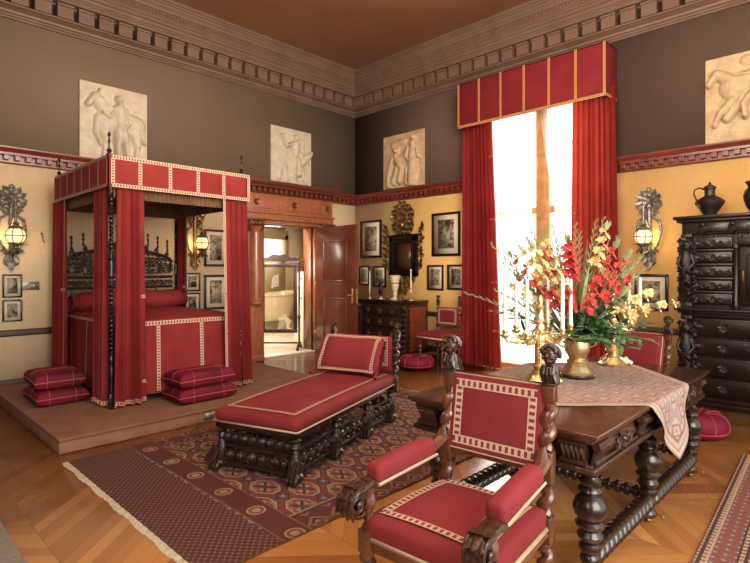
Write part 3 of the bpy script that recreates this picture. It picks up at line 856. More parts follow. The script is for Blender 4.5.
for sy, yv in ((-1, CYA), (1, CYB)):
    rect_trim(m, ((CX0 + CX1)/2 - OX, yv - OY, zc), (-sy, 0, 0), (0, 0, 1), CX1 - CX0, hgt, .03)
    for k in range(1, 7): xx = CX0 + (CX1 - CX0)*k/7 - OX; ribbon(m, seg((xx, yv - OY, CZ0 + .03 - DZT), (xx, yv - OY, CZ1 - .03 - DZT)), (0, sy, 0), .03)
obj('braid', m, TRIM, val)
# pleated lining inside
m = MB()
nP = 60
m.grid(lambda u, v: (CX0 + .04 + (CX1 - CX0 - .08)*u - OX, CYA + .04 + (CYB - CYA - .08)*v - OY, 2.66 - DZT + .008*(1 if int(v*2*nP) % 2 else -1)), 2, nP*2)
for (fx, nrm) in (((lambda u: (CX1 - .105 - OX, CYA + .05 + (CYB - CYA - .1)*u - OY)), (1, 0)), ((lambda u: (CX0 + .05 + (CX1 - CX0 - .1)*u - OX, CYA + .09 - OY)), (0, 1)),
                 ((lambda u: (CX0 + .05 + (CX1 - CX0 - .1)*u - OX, CYB - .09 - OY)), (0, 1)), ((lambda u: (CX0 + .04 - OX, CYA + .05 + (CYB - CYA - .1)*u - OY)), (1, 0))):
    m.grid(lambda u, v: (fx(u)[0] + nrm[0]*.012*sin(u*nP*PI), fx(u)[1] + nrm[1]*.012*sin(u*nP*PI), 2.36 - DZT + .31*v), nP*3, 2)
obj('pleated_lining', m, LINING, bed)
for (x_, y_) in ((CX0 + .05, CYA + .04), (CX1 - .04, CYA + .03), (CX1 - .04, CYB - .06), (CX0 + .05, CYB - .04)):
    m = MB(); m.M = Matrix.Translation(LB(x_, y_, CZ1))
    m.lathe([(.03, -.01), (.034, .012), (.014, .025), (.026, .045), (.022, .06), (.009, .075), (.010, .13), (.016, .145), (.009, .16), (.008, .19), (.018, .21), (.012, .23), (.003, .245)], (0, 0, 0), 10)
    obj('finial', m, BLACK, bed)
# bedspread
t = thing('bedspread', 'red bedspread with checked braid falling to the floor round the bed', 'bedspread', (OX, OY, DZT))
m = MB()
sx0, sx1, sya, syb, zt = .50, 2.20, -5.62, -4.14, 1.06
def bsp(s, drop):     # s in 0..1 round left side, foot, right side
    pass
m.grid(lambda u, v: (sx0 + (sx1 - sx0)*u - OX, sya + (syb - sya)*v - OY, zt - DZT + .03*(1 - (2*v - 1)**4)*(1 - .6*u) - .03*u**6), 14, 14)
def skirt(a, b, n, nrm):
    def fn(u, v):
        x = a[0] + (b[0] - a[0])*u; y = a[1] + (b[1] - a[1])*u
        z = zt - .03*0 - v*(zt - DZT - .16)
        zt_ = zt - DZT + (.03*(1 - (2*u - 1)**4)*.4 - .03 if nrm[0] else -.03*u**6)
        o_ = .012*v*sin(u*n) + .02*v + .008*v*sin(u*n*2.3 + 1)
        return (x - OX + nrm[0]*o_, y - OY + nrm[1]*o_, zt_ - v*(zt - DZT - .10))
    m.grid(fn, 60, 8); return fn
f1 = skirt((sx1, sya), (sx1, syb), 22, (1, 0)); f2 = skirt((sx0, sya), (sx1, sya), 26, (0, -1)); f3 = skirt((sx0, syb), (sx1, syb), 26, (0, 1))
obj('cover', m, REDB, t)
m = MB()
ribbon(m, [Vector(f1(k/30, .045)) for k in range(31)], (1, 0, 0), .046, .012)
for u in (.31, .66): ribbon(m, [Vector(f1(u, .07 + .9*k/16)) for k in range(17)], (1, 0, 0), .042, .012)
ribbon(m, [Vector(f2(k/30, .045)) for k in range(31)], (0, -1, 0), .03, .012)
for u in (.03, .5): ribbon(m, [Vector(f2(u, .06 + .9*k/16)) for k in range(17)], (0, -1, 0), .03, .012)
obj('braid', m, TRIM, t)
t = thing('bolster', 'long red bolster pillow lying at the head of the bed', 'bolster', (.70, OY, 1.055))
m = MB()
def bf(u, v):
    a = 2*PI*u; L = (v - .5)*2
    r = 1 - .10*abs(L)**6; pin = (1 - max(0, abs(L) - .9)*5)
    return (.18*cos(a)*r*pin, L*.72, .135 + .135*sin(a)*r*pin + .006*sin(L*9))
m.grid(bf, 24, 30, True)
for e in (-1, 1):
    m.grid(lambda u, v: (.085*cos(2*PI*u)*(1 + v*.5), e*(.70 + .05*v), .125 + .0625*sin(2*PI*u)*(1 + v*.6) + .01*sin(u*50)), 24, 2, True)
obj('case', m, REDB, t)
for e in (-1, 1): m = MB(); m.tube([(.148*cos(k*PI/10), e*.665, .125 + .112*sin(k*PI/10)) for k in range(21)], .007, 6); obj('piping', m, REDB, t)
# bed curtains
def bed_curtain(label, path, nrm, folds, amp, z0, z1, edges, cross, ph, spread=0, ce=1.0, shift=0):
    c = Vector((*path(.5), 0))
    t = thing('bed_curtain', label, 'curtain', (c.x, c.y, z0), 0)
    m = MB(); m.M = Matrix.Translation((-c.x, -c.y, -z0))
    fn = drape(m, path, z0, z1, folds, amp, nrm, spread, ph=ph, shift=shift)
    obj('fabric', m, REDB, t)
    N = Vector((*nrm, 0))
    m = MB(); m.M = Matrix.Translation((-c.x, -c.y, -z0))
    for e in edges: ribbon(m, [Vector(fn(e, k/24)) for k in range(25)], N, .032, .010)
    ribbon(m, [Vector(fn(k/(folds*9), .985)) for k in range(folds*9 + 1)], N, .04, .010)
    for v in cross:
        us = [(ce + (1 if ce < .5 else -1)*.16*k/5) for k in range(6)]
        m2 = MB(); m2.M = m.M; ribbon(m2, [Vector(fn(u, v)) for u in us], N, .034, .016); obj('braid', m2, TRIM, t)
    obj('hem', m, TRIM, t)
    return t
zA = DZT + .015
yl = CYA + .035
bed_curtain('red bed curtain on the dais side, just left of the near post', lambda u: (1.84 + .37*u, yl), (0, -1), 4, .028, zA, 2.47, [.0], [], .1, 0, 0)
bed_curtain('red bed curtain at the foot, just right of the near post', lambda u: (2.295, -5.655 + .31*u), (1, 0), 4, .042, zA, 2.47, [], [.50, .90], .2, .22)
bed_curtain('red bed curtain at the foot, on the door side of the bed', lambda u: (2.295, -4.415 + .33*u), (1, 0), 4, .042, zA, 2.47, [.0], [.50, .71], .5, .12, 0, .05)
bed_curtain('red bed curtain by the headboard on the picture side, farthest left', lambda u: (.30 + .56*u, yl - .01), (0, -1), 4, .03, zA, 2.47, [1.0], [.48], .8)
bed_curtain('red bed curtain behind the far headboard post, seen through the bed', lambda u: (.36 + .36*u, CYB - .015), (0, -1), 4, .02, zA, 2.47, [.0, 1.0], [.48], .9)

# velvet cushions
def cushion(name, label, c, sz, rz, group, mat=VELVET, rays=True):
    t = thing(name, label, 'cushion', c, rz, group)
    m = MB(); X, Yv, Z = sz
    def pf(sgn):
        def fn(u, v):
            a, b = sin((u - .5)*PI), sin((v - .5)*PI)
            pin = 1 - .06*(1 - abs(b))*(abs(a)**4) - 0
            e = (max(0, 1 - abs(a)**7) * max(0, 1 - abs(b)**7))**.30
            x = a*X/2*(1 - .05*(1 - b*b)*abs(a)); y = b*Yv/2*(1 - .05*(1 - a*a)*abs(b))
            return (x, y, Z/2 + sgn*Z/2*e)
        return fn
    m.grid(pf(1), 20, 20); m.grid(pf(-1), 20, 20)
    bmesh.ops.remove_doubles(m.bm, verts=m.bm.verts, dist=.0004)
    obj('velvet', m, mat, t)
    m = MB(); f = pf(1)
    edge = []
    for i in range(20): edge.append(f(i/20, 0))
    for i in range(20): edge.append(f(1, i/20))
    for i in range(20): edge.append(f(1 - i/20, 1))
    for i in range(21): edge.append(f(0, 1 - i/20))
    m.tube(edge, .006, 6)
    if rays:
        for v in (.33, .67): m.tube([Vector(f(u/20, v)) + Vector((0, 0, .003)) for u in range(21)], .0035, 5)
        m.tube([Vector(f(.5, u/20)) + Vector((0, 0, .003)) for u in range(21)], .0035, 5)
        for v in (.33, .67): m.tube([Vector(pf(-1)(u/20, v)) - Vector((0, 0, .0)) for u in range(21)], .0035, 5)
    obj('piping', m, PIPE, t)
    return t
g1, g2 = None, None
cushion('floor_cushion', 'crimson velvet cushion at the foot of the bed, under another', (2.50, -4.80, DZT), (.42, .70, .17), 0, g2)
cushion('floor_cushion', 'crimson velvet cushion at the foot of the bed, on top of another', (2.49, -4.81, DZT + .165), (.41, .67, .18), .03, g2)
cushion('floor_cushion', 'dark velvet cushion beside the bed near the left wall, under another', (1.43, -5.98, DZT), (.62, .50, .175), 0, g1)
cushion('floor_cushion', 'dark velvet cushion beside the bed near the left wall, on top of another', (1.42, -5.99, DZT + .17), (.60, .48, .185), -.04, g1)
# ------------------------------------------------------------------ rugs
def rug(name, label, c, sx, sy, mat, fringe=True, skew=0):
    t = thing(name, label, 'rug', (c[0], c[1], 0))
    m = MB(); m.grid(lambda u, v: ((u - .5)*sx + skew*(v - .5)*(u), (v - .5)*sy, .012 + .002*sin(u*17 + v*9)), 30, 40)
    m.grid(lambda u, v: (0, 0, 0), 1, 1) if False else None
    obj('pile', m, mat, t)
    if fringe:
        for e in (-1, 1):
            m = MB(); m.grid(lambda u, v: ((u - .5)*sx + .004*sin(u*200), e*(sy/2 + .04*v + .006*sin(u*40)*v), .011 - .008*v + .002*sin(u*160)), 200, 2)
            obj('fringe', m, plain('rug fringe', '#a39a88', '#c0b7a2', .95, 60), t)
    return t
rug('oriental_rug', 'large maroon oriental rug with rows of medallions under the daybed', (4.37, -4.38), 2.34, 3.92, RUG)
rug('striped_rug', 'striped dark wool rug cut off at the lower right', (8.34, -4.15), 2.1, 4.0, RUG2, False).rotation_euler = (0, 0, .05)
rug('grey_mat', 'plain grey woven mat cut off at the lower left', (4.5, -7.95), 3.4, 2.0, GREYRUG, False)

# ------------------------------------------------------------------ daybed
ang = math.radians(18.9)
CL, CW = 1.86, .80
ORG = (4.594, -5.452)        # middle of the near end
day = thing('daybed', 'red upholstered daybed on a carved dark frame standing on the oriental rug', 'daybed', (ORG[0], ORG[1], .014), ang)
# local: y runs along the bed (away), x across
hw = CW/2
m = MB(); m.rbox((0, CL/2, .432), (CW, CL, .105), .045, .035, m=8)
matt = obj('upholstery', m, RED, day)
def topz(x, y): return .485 + .035*max(0, 1 - (x/hw)**2)*max(0, 1 - ((y - CL/2)/(CL/2))**2)
m = MB()
for x in (-hw + .085, hw - .085): ribbon(m, [(x, y, topz(x, y)) for y in [.085 + (CL - .16)*k/20 for k in range(21)]], (0, 0, 1), .034, .006)
ribbon(m, [(x, .095, topz(x, .095)) for x in [-hw + .07 + (CW - .14)*k/12 for k in range(13)]], (0, 0, 1), .034, .006)
obj('braid', m, TRIM, matt)
m = MB(); z = .388; r = .008
m.tube([(-hw, .02, z), (-hw, CL, z)], r, 6); m.tube([(hw, .0, z), (hw, CL, z)], r, 6); m.tube([(-hw, -.002, z), (hw, -.002, z)], r, 6)
obj('edging', m, CREAMT, matt)
m = MB()
for sx in (-1, 1): m.bb(sx*(hw - .045) - .03, sx*(hw - .045) + .03, .012, CL, .335, .382, .006)
m.bb(-hw + .015, hw - .015, .012, .06, .335, .382, .006); m.bb(-hw + .015, hw - .015, CL - .06, CL, .335, .382, .006)
obj('frame', m, EBONYP, day)
for y in (.05, .66, 1.26, CL - .05):
    for sx in (-1, 1):
        m = MB(); x = sx*(hw - .05)
        m.M = Matrix.Translation((x, y, 0))
        m.lathe([(.03, .33), (.045, .315), (.03, .29), (.04, .26), (.02, .24), (.036, .20), (.036, .18), (.025, .17)], (0, 0, 0), 12)
        m.tube([(0, 0, .2), (sx*.0, 0, .15), (sx*.008, -.005, .09), (sx*.012, -.01, .05)], [.042, .054, .05, .045], 10)
        m.sph((sx*.015, -.014, .046), (.060, .062, .046), 12, 8)
        for k in range(3): m.leaf((sx*.02 + .02*(k-1), -.045, .18), (sx*.2, -.6, -1), (0, -1, .3), .13, .05, .1)
        for k in (-1, 0, 1): m.tube([(k*.03 + sx*.015, -.05, .06), (k*.034 + sx*.018, -.085, .034), (k*.034 + sx*.018, -.09, .012)], [.02, .018, .012], 6)
        obj('leg', m, EBONY, day)
def carved_run(m, p0, p1, n, z0, z1, out, th=.013):
    p0, p1 = Vector(p0), Vector(p1); d = (p1 - p0); L = d.length; d.normalize(); zc = (z0 + z1)/2; r = min((z1 - z0)*.46, L/n*.5)
    for i in range(n):
        c = p0 + d*(L*(i + .5)/n) + Vector((0, 0, zc))
        h = 1 if i % 2 else -1
        m.scroll(c, d*h, (0, 0, 1), r, 1.5, th, .6, 1, 16)
        m.sph(c + Vector(out)*.012, th*2.0, 7, 5)
        for k in range(4):
            a = k*PI/2 + .7; m.leaf(c + Vector(out)*.008, d*cos(a) + Vector((0, 0, sin(a))), out, r*.95, r*.5, .12)
        if i < n - 1: m.leaf(p0 + d*(L*(i + 1)/n) + Vector((0, 0, z0)), (0, 0, 1), out, (z1 - z0)*.9, .05, .1)
    m.tube([p0 + Vector((0, 0, z0)), p1 + Vector((0, 0, z0))], th, 6); m.tube([p0 + Vector((0, 0, z1)), p1 + Vector((0, 0, z1))], th*.8, 6)
for sx in (-1, 1):
    ys = (.05, .66, 1.26, CL - .05)
    for a, b in zip(ys, ys[1:]):
        m = MB(); x = sx*(hw - .045)
        carved_run(m, (x, a + .03, 0), (x, b - .03, 0), 5, .075, .24, (sx, 0, 0), .016); obj('carved_stretcher', m, EBONY, day)
m = MB(); carved_run(m, (-hw + .08, .05, 0), (hw - .08, .05, 0), 6, .055, .19, (0, -1, 0), .018); carved_run(m, (-hw + .06, .055, 0), (hw - .06, .055, 0), 8, .19, .33, (0, -1, 0), .017); obj('carved_stretcher', m, EBONY, day)
m = MB(); carved_run(m, (-hw + .08, CL - .05, 0), (hw - .08, CL - .05, 0), 5, .11, .30, (0, 1, 0)); obj('carved_stretcher', m, EBONY, day)
for sx in (-1, 1):
    m = MB(); x = sx*(hw - .01); y = CL - .01
    m.bb(x - .03, x + .03, y - .03, y + .03, .30, .46, .006)
    m.barley((x, y, .46), (x, y + .06, .86), .030, 5, .5, 8)
    m.bb(x - .026, x + .026, y + .035, y + .085, .855, .89, .006)
    p = obj('back_post', m, WALNUTC, day)
    m = MB(); carved_head(m, (x, y + .06, .885), .15, 0); obj('finial', m, WALNUTC, p)
m = MB(); m.rbox((0, CL + .0, .69), (CW - .10, .07, .38), .03, 0, m=3)
hp = obj('headrest', m, RED, day)
m = MB(); rect_trim(m, (0, CL - .037, .72), (1, 0, 0), (0, 0, 1), CW - .16, .30, .035); obj('braid', m, TRIM, hp)
# pillow leaning on the headrest
Ry = Matrix.Rotation(ang, 4, 'Z')
pc = Vector((ORG[0], ORG[1], 0)) + (Ry @ Vector((-.03, CL - .33, 0)))
t = thing('pillow', 'red pillow with checked braid and gathered ends leaning at the daybed head', 'pillow', (pc.x, pc.y, .535), ang)
tilt = Matrix.Rotation(math.radians(-32), 4, 'X')
PW, PHh, PT = .68, .41, .17
m = MB(); m.M = tilt
def pill(sgn):
    def fn(u, v):
        a, b = 2*u - 1, 2*v - 1
        e = (max(0, 1 - abs(a)**6)*max(0, 1 - abs(b)**4))**.5
        return (a*PW/2*(1 - .03*(1-b*b)*abs(a)), sgn*PT/2*e*(1 - .1*cos(3*a)), PHh/2 + b*PHh/2*(1 - .03*(1-a*a)*abs(b)))
    return fn
m.grid(pill(-1), 24, 16); m.grid(pill(1), 24, 16); bmesh.ops.remove_doubles(m.bm, verts=m.bm.verts, dist=.0005)
for e in (-1, 1):      # gathered side gussets
    m.grid(lambda u, v: (e*(PW/2 - .02 + .045*v*(1 + .18*sin(u*70))), .065*cos(2*PI*u)*(1 - .3*v), PHh/2 + (PHh/2 - .01)*sin(2*PI*u)*(1 - .1*v)), 48, 3, True)
obj('case', m, RED, t)
m = MB(); m.M = tilt
f = pill(-1)
for u in (.05, .95): ribbon(m, [Vector(f(u, .02 + .96*k/14)) + Vector((0, -.003, 0)) for k in range(15)], (0, -1, 0), .034, .004)
for v in (.05, .95): ribbon(m, [Vector(f(.02 + .96*k/20, v)) + Vector((0, -.003, 0)) for k in range(21)], (0, -1, 0), .034, .004)
obj('braid', m, TRIM, t)
for e in (-1, 1):
    m = MB(); m.M = tilt
    m.tube([(e*(PW/2 + .02), -.03, .02), (e*(PW/2 + .03), -.05, -.005), (e*(PW/2 + .03), -.055, -.05)], [.012, .016, .02], 8); obj('tassel', m, RED, t)

# ------------------------------------------------------------------ armchair
def armchair(label, loc, rz):
    ch = thing('armchair', label, 'armchair', loc, rz)
    bw_, fw, D = .268, .295, .585         # half widths back/front, depth
    # legs: front
    for sx in (-1, 1):
        m = MB(); x, y = sx*fw, -D
        m.lathe([(.028, 0), (.034, .02), (.034, .05), (.02, .06)], (x, y, 0), 12)
        m.barley((x, y, .06), (x, y, .15), .03, 1.2, .35, 10)
        m.bb(x - .03, x + .03, y - .03, y + .03, .15, .22, .006)
        m.barley((x, y, .22), (x, y, .36), .034, 1.8, .4, 10)
        m.bb(x - .034, x + .034, y - .034, y + .034, .36, .465, .007)
        m.lathe([(.02, .465), (.03, .475), (.018, .49)], (x, y, 0), 10)
        m.barley((x, y, .49), (x, y - .01, .62), .034, 1.3, .35, 10)
        obj('front_leg', m, WALNUT, ch)
    for sx in (-1, 1):
        m = MB(); x, y = sx*bw_, 0
        m.bb(x - .03, x + .03, y - .03, y + .03, 0, .07, .006); m.barley((x, y, .07), (x, y, .15), .03, 1.2, .35, 10)
        m.bb(x - .03, x + .03, y - .03, y + .03, .15, .22, .006); m.barley((x, y, .22), (x, y, .36), .034, 1.8, .4, 10)
        m.bb(x - .034, x + .034, y - .034, y + .034, .36, .48, .007)
        m.barley((x, y, .48), (x, y + .012, .62), .036, 1.5, .35, 10)
        m.bb(x - .034, x + .034, y - .018, y + .045, .62, .77, .007)
        m.barley((x, y + .016, .77), (x, y + .055, .99), .035, 2.4, .38, 10)
        m.bb(x - .028, x + .028, y + .03, y + .086, .985, 1.07, .006)
        p = obj('back_post', m, WALNUT, ch)
        m = MB(); carved_head(m, (x, y + .06, 1.065), .205, 0); obj('carved_finial', m, WALNUTC, p)
    m = MB()
    for sx in (-1, 1): m.tube([(sx*fw, -D, .41), (sx*bw_, 0, .41)], .030, 4, flat=1.3)
    m.bb(-fw, fw, -D - .02, -D + .02, .375, .445, .006); m.bb(-bw_, bw_, -.02, .02, .375, .445, .006)
    obj('seat_rail', m, WALNUT, ch)
    # seat
    m = MB(); tp = lambda t: 1 + (bw_ - fw)/(fw + bw_)*t
    m.rbox((0, -D/2 - .015, .47), (fw + bw_ + .035, D + .02, .10), .03, .042, m=8, taper=tp); 
    st = obj('seat', m, RED, ch)
    hx_, hy_ = (fw + bw_ + .035)/2, (D + .02)/2
    def sz(x, y):
        yy = (y + D/2 + .015)/hy_; xx = x/(hx_*tp(yy)); return .52 + .042*max(0, 1 - xx*xx)*max(0, 1 - yy*yy)
    m = MB(); ins = .07
    yf, yb = -D - .02 + ins, -ins
    wl = lambda y: hx_*tp((y + D/2 + .015)/hy_) - ins
    ribbon(m, [(x, yf, sz(x, yf)) for x in [-wl(yf) - .02 + (2*wl(yf) + .04)*k/14 for k in range(15)]], (0, 0, 1), .04, .006)
    for sx in (-1, 1): ribbon(m, [(sx*wl(y), y, sz(sx*wl(y), y)) for y in [yf + (yb - yf)*k/14 for k in range(15)]], (0, 0, 1), .04, .006)
    ribbon(m, [(x, yb, sz(x, yb)) for x in [-wl(yb) + (2*wl(yb))*k/14 for k in range(15)]], (0, 0, 1), .04, .006)
    obj('braid', m, TRIM, st)
    m = MB(); z = .432; o = .012
    a, b = hx_*tp(-1) + .002, hx_*tp(1) + .002
    m.tube([(-b, .0, z), (-a, -D - .02, z), (a, -D - .02, z), (b, .0, z)], .010, 4, flat=1.6); obj('edging', m, CREAMT, st)
    # back panel, slightly raked
    M0 = Matrix.Translation((0, .014, .69)) @ Matrix.Rotation(math.radians(-8.5), 4, 'X')
    m = MB(); m.M = M0
    m.rbox((0, -.0, .185), (2*bw_ - .04, .055, .38), .016, 0, m=3); bp = obj('back_panel', m, RED, ch)
    m = MB(); m.M = M0; rect_trim(m, (0, -.0275, .185), (1, 0, 0), (0, 0, 1), 2*bw_ - .10, .325, .042, .003); obj('braid', m, TRIM, bp)
    m = MB(); m.M = M0; h_ = bw_ - .022
    m.tube([(-h_, -.022, -.003), (-h_, -.022, .373), (h_, -.022, .373), (h_, -.022, -.003), (-h_, -.022, -.003)], .005, 5); obj('edging', m, CREAMT, bp)
    m = MB(); m.bb(-bw_, bw_, .0, .035, .66, .70, .006); obj('back_rail', m, WALNUT, ch); m = MB(); m.tube([(-bw_, .06, 1.06), (bw_, .06, 1.06)], .012, 6); obj('back_rail', m, WALNUT, ch)
    # arms
    for sx in (-1, 1):
        m = MB()
        A = Vector((sx*bw_, -.005, .735)); pts = [A, A + Vector((sx*.005, -.05, -.02)), A + Vector((sx*.010, -.16, -.055)), Vector((sx*(fw*.985), -.32, .665)), Vector((sx*fw, -.48, .645)), Vector((sx*(fw + .01), -.60, .65))]
        m.tube(pts, [.034, .032, .027, .026, .028, .032], 8, flat=.85)
        m.leaf(A + Vector((0, -.01, .06)), (0, -.6, -1), (0, -1, .5), .14, .06, .1)
        arm = obj('arm', m, WALNUT, ch)
        m = MB()      # big carved volute rolling down at the front of the arm
        xc = sx*(fw + .012); c = Vector((xc, -.665, .598))
        pts = []; rad = []; N = 40
        pts.append(Vector((xc, -.53, .645))); rad.append(.026); pts.append(Vector((xc, -.58, .662))); rad.append(.026)
        for q in range(N + 1):
            tq = q/N; an = PI*.60 - tq*2*PI*1.30; R = .054*(1 - tq*.72)
            pts.append(c + Vector((0, R*cos(an)*-1*-1 if False else -R*sin(an - PI/2)*-1 if False else R*(-cos(PI - an)), R*sin(an)))); rad.append(.024*(1 - .50*tq))
        pts = [Vector((p.x, p.y if i < 2 else 2*c.y - p.y, p.z)) for i, p in enumerate(pts)]
        m.tube(pts, rad, 10, True, 1.75, up=(1, 0, 0))
        obj('volute', m, WALNUTC, arm)
        m = MB()      # carved leaf ribs over the roll
        def vp(tq, e=0):
            an = PI*.60 - tq*2*PI*1.30; R = .054*(1 - tq*.72) + .022*(1 - .5*tq) + e
            return Vector((xc, c.y - R*(-cos(PI - an)), c.z + R*sin(an)))
        for k in range(6):
            tq = .02 + k*.085; p = vp(tq); d_ = vp(tq + .03) - vp(tq - .03); n_ = (p - c)
            for q in (-1, 0, 1): m.leaf(p + Vector((q*.022, 0, 0)), d_.normalized() + Vector((q*.25, 0, 0)), n_, .046, .036, .04 if q else .08)
        for e in (-1, 1): m.tube([vp(.0 + .5*j/12, -.004) + Vector((e*.040, 0, 0)) for j in range(13)], .007, 6)
        for e in (-1, 1): m.sph((xc + e*.036, c.y, c.z), (.012, .02, .02), 10, 6)
        m.tube([(xc - .04, c.y, c.z), (xc + .04, c.y, c.z)], .014, 8)
        obj('carved_leaf', m, WALNUTC, arm)
        # padded rest
        P0, P1 = Vector((sx*(bw_ + .008), -.13, .715)), Vector((sx*(fw + .004), -.555, .690)); mid = (P0 + P1)/2; d = P1 - P0
        Mx = Matrix.Translation(mid) @ Matrix.Rotation(math.atan2(-d.x, d.y) + PI, 4, 'Z') @ Matrix.Rotation(-math.atan2(d.z, math.hypot(d.x, d.y)), 4, 'X') if False else Matrix.Translation(mid) @ Vector((0, -1, 0)).rotation_difference(d.normalized()).to_matrix().to_4x4()
        Lp = d.length; M_ = Mx
        m = MB(); m.M = M_; m.rbox((0, 0, .0), (.088, Lp, .085), .026, .012, m=5, seg=4); pad = obj('arm_pad', m, RED, arm)
        m = MB(); m.M = M_; h1, h2, zb = .0445, Lp/2 + .001, -.036
        m.tube([(-h1, h2, zb), (-h1, -h2, zb), (h1, -h2, zb), (h1, h2, zb)], .0065, 4, flat=1.3)
        obj('edging', m, CREAMT, pad)
    for (a, b) in (((-fw, -D, .185), (-bw_, 0, .185)), ((fw, -D, .185), (bw_, 0, .185)), ((-(fw+bw_)/2, -D/2, .185), ((fw+bw_)/2, -D/2, .185)), ((-fw, -D, .29), (fw, -D, .29))):
        m = MB(); m.barley(a, b, .022, 6, .35, 8); obj('stretcher', m, WALNUT, ch)
    return ch
armchair('red armchair with carved heads and twisted posts in the foreground', (6.672, -5.43, 0), math.radians(4))
fc = armchair('red armchair at the far end of the table, partly hidden by flowers', (6.345, -2.24, 0), math.radians(-4)); fc.scale = (.94, .94, .93)
t = thing('cushion', 'plain red cushion with pale piping propped up on the far armchair', 'cushion', (6.40, -2.50, .545), math.radians(-4))
m = MB(); m.M = Matrix.Rotation(math.radians(-14), 4, 'X'); m.rbox((0, 0, .235), (.44, .11, .46), .05, 0, m=4, seg=4); obj('case', m, RED, t)
m = MB(); m.M = Matrix.Rotation(math.radians(-14), 4, 'X'); m.tube([(-.213, -.035, .02), (-.213, -.035, .45), (.213, -.035, .45), (.213, -.035, .02), (-.213, -.035, .02)], .007, 6); obj('piping', m, CREAMT, t)

# ------------------------------------------------------------------ long table
TX0, TX1, TY0, TY1, TZ = 5.92, 7.09, -5.19, -2.95, .82
tcx, tcy = (TX0 + TX1)/2, (TY0 + TY1)/2
T = thing('long_table', 'long dark carved table on bulbous turned legs behind the armchair', 'table', (tcx, tcy, 0))
HXt, HYt = (TX1 - TX0)/2, (TY1 - TY0)/2
m = MB()
m.bb(-HXt, HXt, -HYt, HYt, TZ - .022, TZ, .006)
m.bb(-HXt + .015, HXt - .015, -HYt + .015, HYt - .015, TZ - .04, TZ - .02, .006); m.bb(-HXt + .035, HXt - .035, -HYt + .035, HYt - .035, TZ - .06, TZ - .038, .008)
obj('tabletop', m, TABLEW, T)
m = MB(); fz0, fz1 = .645, TZ - .058; ix, iy = HXt - .075, HYt - .075
m.bb(-ix, ix, -iy, iy, fz0, fz1)
m.bb(-ix - .05, ix + .05, -iy - .05, iy + .05, .615, fz0, .008); m.bb(-ix - .03, ix + .03, -iy - .03, iy + .03, .64, .655, .006)
obj('frieze', m, TABLEC, T)
# drawers: bulging fronts on the long sides and short ends
def drawer_front(c, ux, nr, w):
    m = MB(); c, ux, nr = Vector(c), Vector(ux), Vector(nr); h = fz1 - fz0 - .03
    m.grid(lambda u, v: c + ux*((u - .5)*w) + Vector((0, 0, (v - .5)*h)) + nr*(.012 + .028*sin(PI*v)*(1 if 0 < u < 1 else .0)), 12, 8)
    m.tube([c + ux*(-w/2) + Vector((0, 0, h/2)), c + ux*(w/2) + Vector((0, 0, h/2))], .008, 6); m.tube([c + ux*(-w/2) - Vector((0, 0, h/2)), c + ux*(w/2) - Vector((0, 0, h/2))], .008, 6)
    d = obj('drawer', m, TABLEC, T)
    m = MB(); b = c + nr*.042
    m.sph(b, .02, 8, 6)
    for k in range(6): a = k*PI/3; m.leaf(b, ux*cos(a) + Vector((0, 0, sin(a)*.7)), nr, .07, .045, .1)
    for s_ in (-1, 1):
        m.scroll(b + ux*(s_*.085), ux*s_, (0, 0, 1), .035, 1.2, .008); m.tube([b + ux*(s_*.03), b + ux*(s_*.14) + nr*-.01], [.012, .004], 6)
    obj('carved_mask', m, TABLEC, d)
def bracket(c, ux, nr):
    m = MB(); c, ux, nr = Vector(c), Vector(ux), Vector(nr)
    for k in range(-2, 3):
        o = c + ux*(k*.024)
        m.tube([o + Vector((0, 0, .055)) + nr*.03, o + Vector((0, 0, .035)) + nr*.055, o + nr*.03, o + Vector((0, 0, -.038)) + nr*.02, o + Vector((0, 0, -.055)) + nr*.03], [.012, .017, .013, .012, .012], 6)
    m.tube([c + ux*-.065 + Vector((0, 0, .042)) + nr*.042, c + ux*.065 + Vector((0, 0, .042)) + nr*.042], .020, 10)
    m.tube([c + ux*-.065 + Vector((0, 0, -.045)) + nr*.03, c + ux*.065 + Vector((0, 0, -.045)) + nr*.03], .015, 10)
    obj('carved_bracket', m, TABLEC, T)
zf = (fz0 + fz1)/2
for sx in (-1, 1):
    for yy in (-.68, .0, .68): drawer_front((sx*ix, yy, zf), (0, sx, 0), (sx, 0, 0), .50)
    for yy in (-iy + .06, -.34, .34, iy - .06): bracket((sx*ix, yy, zf), (0, sx, 0), (sx, 0, 0))
for sy in (-1, 1):
    drawer_front((0, sy*iy, zf), (-sy, 0, 0), (0, sy, 0), .66)
    for xx in (-ix + .06, ix - .06): bracket((xx, sy*iy, zf), (-sy, 0, 0), (0, sy, 0))
legp = [(.045, 0), (.058, .01), (.062, .03), (.046, .05), (.036, .058), (.046, .07), (.058, .085), (.06, .10), (.05, .115), (.042, .122), (.06, .135), (.068, .15), (.064, .165), (.05, .175), (.054, .185), (.072, .20), (.078, .215), (.066, .23),
        (.058, .238), (.082, .255), (.088, .27), (.07, .285), (.074, .295), (.092, .315), (.101, .34), (.10, .36), (.086, .385), (.062, .405), (.05, .412), (.062, .42), (.072, .432), (.064, .445), (.052, .452), (.066, .465), (.068, .48), (.05, .492), (.044, .50), (.056, .512), (.062, .53), (.062, .57)]
LX = HXt - .115
lys = (-HYt + .20, -.0, HYt - .10)
for sx in (-1, 1):
    for yy in lys:
        m = MB(); m.lathe([(r*.84, z*1.045) for r, z in legp], (sx*LX, yy, .03), 24)
        lg = obj('leg', m, EBONYP, T)
        m = MB(); m.sph((sx*LX, yy, .016), (.024, .024, .016), 10, 6); m.tube([(sx*LX + .02, yy, .06), (sx*LX + .085, yy, .055)], [.008, .006], 6); m.sph((sx*LX + .085, yy, .05), .012, 6, 5)
        obj('caster', m, BRASSD, lg)
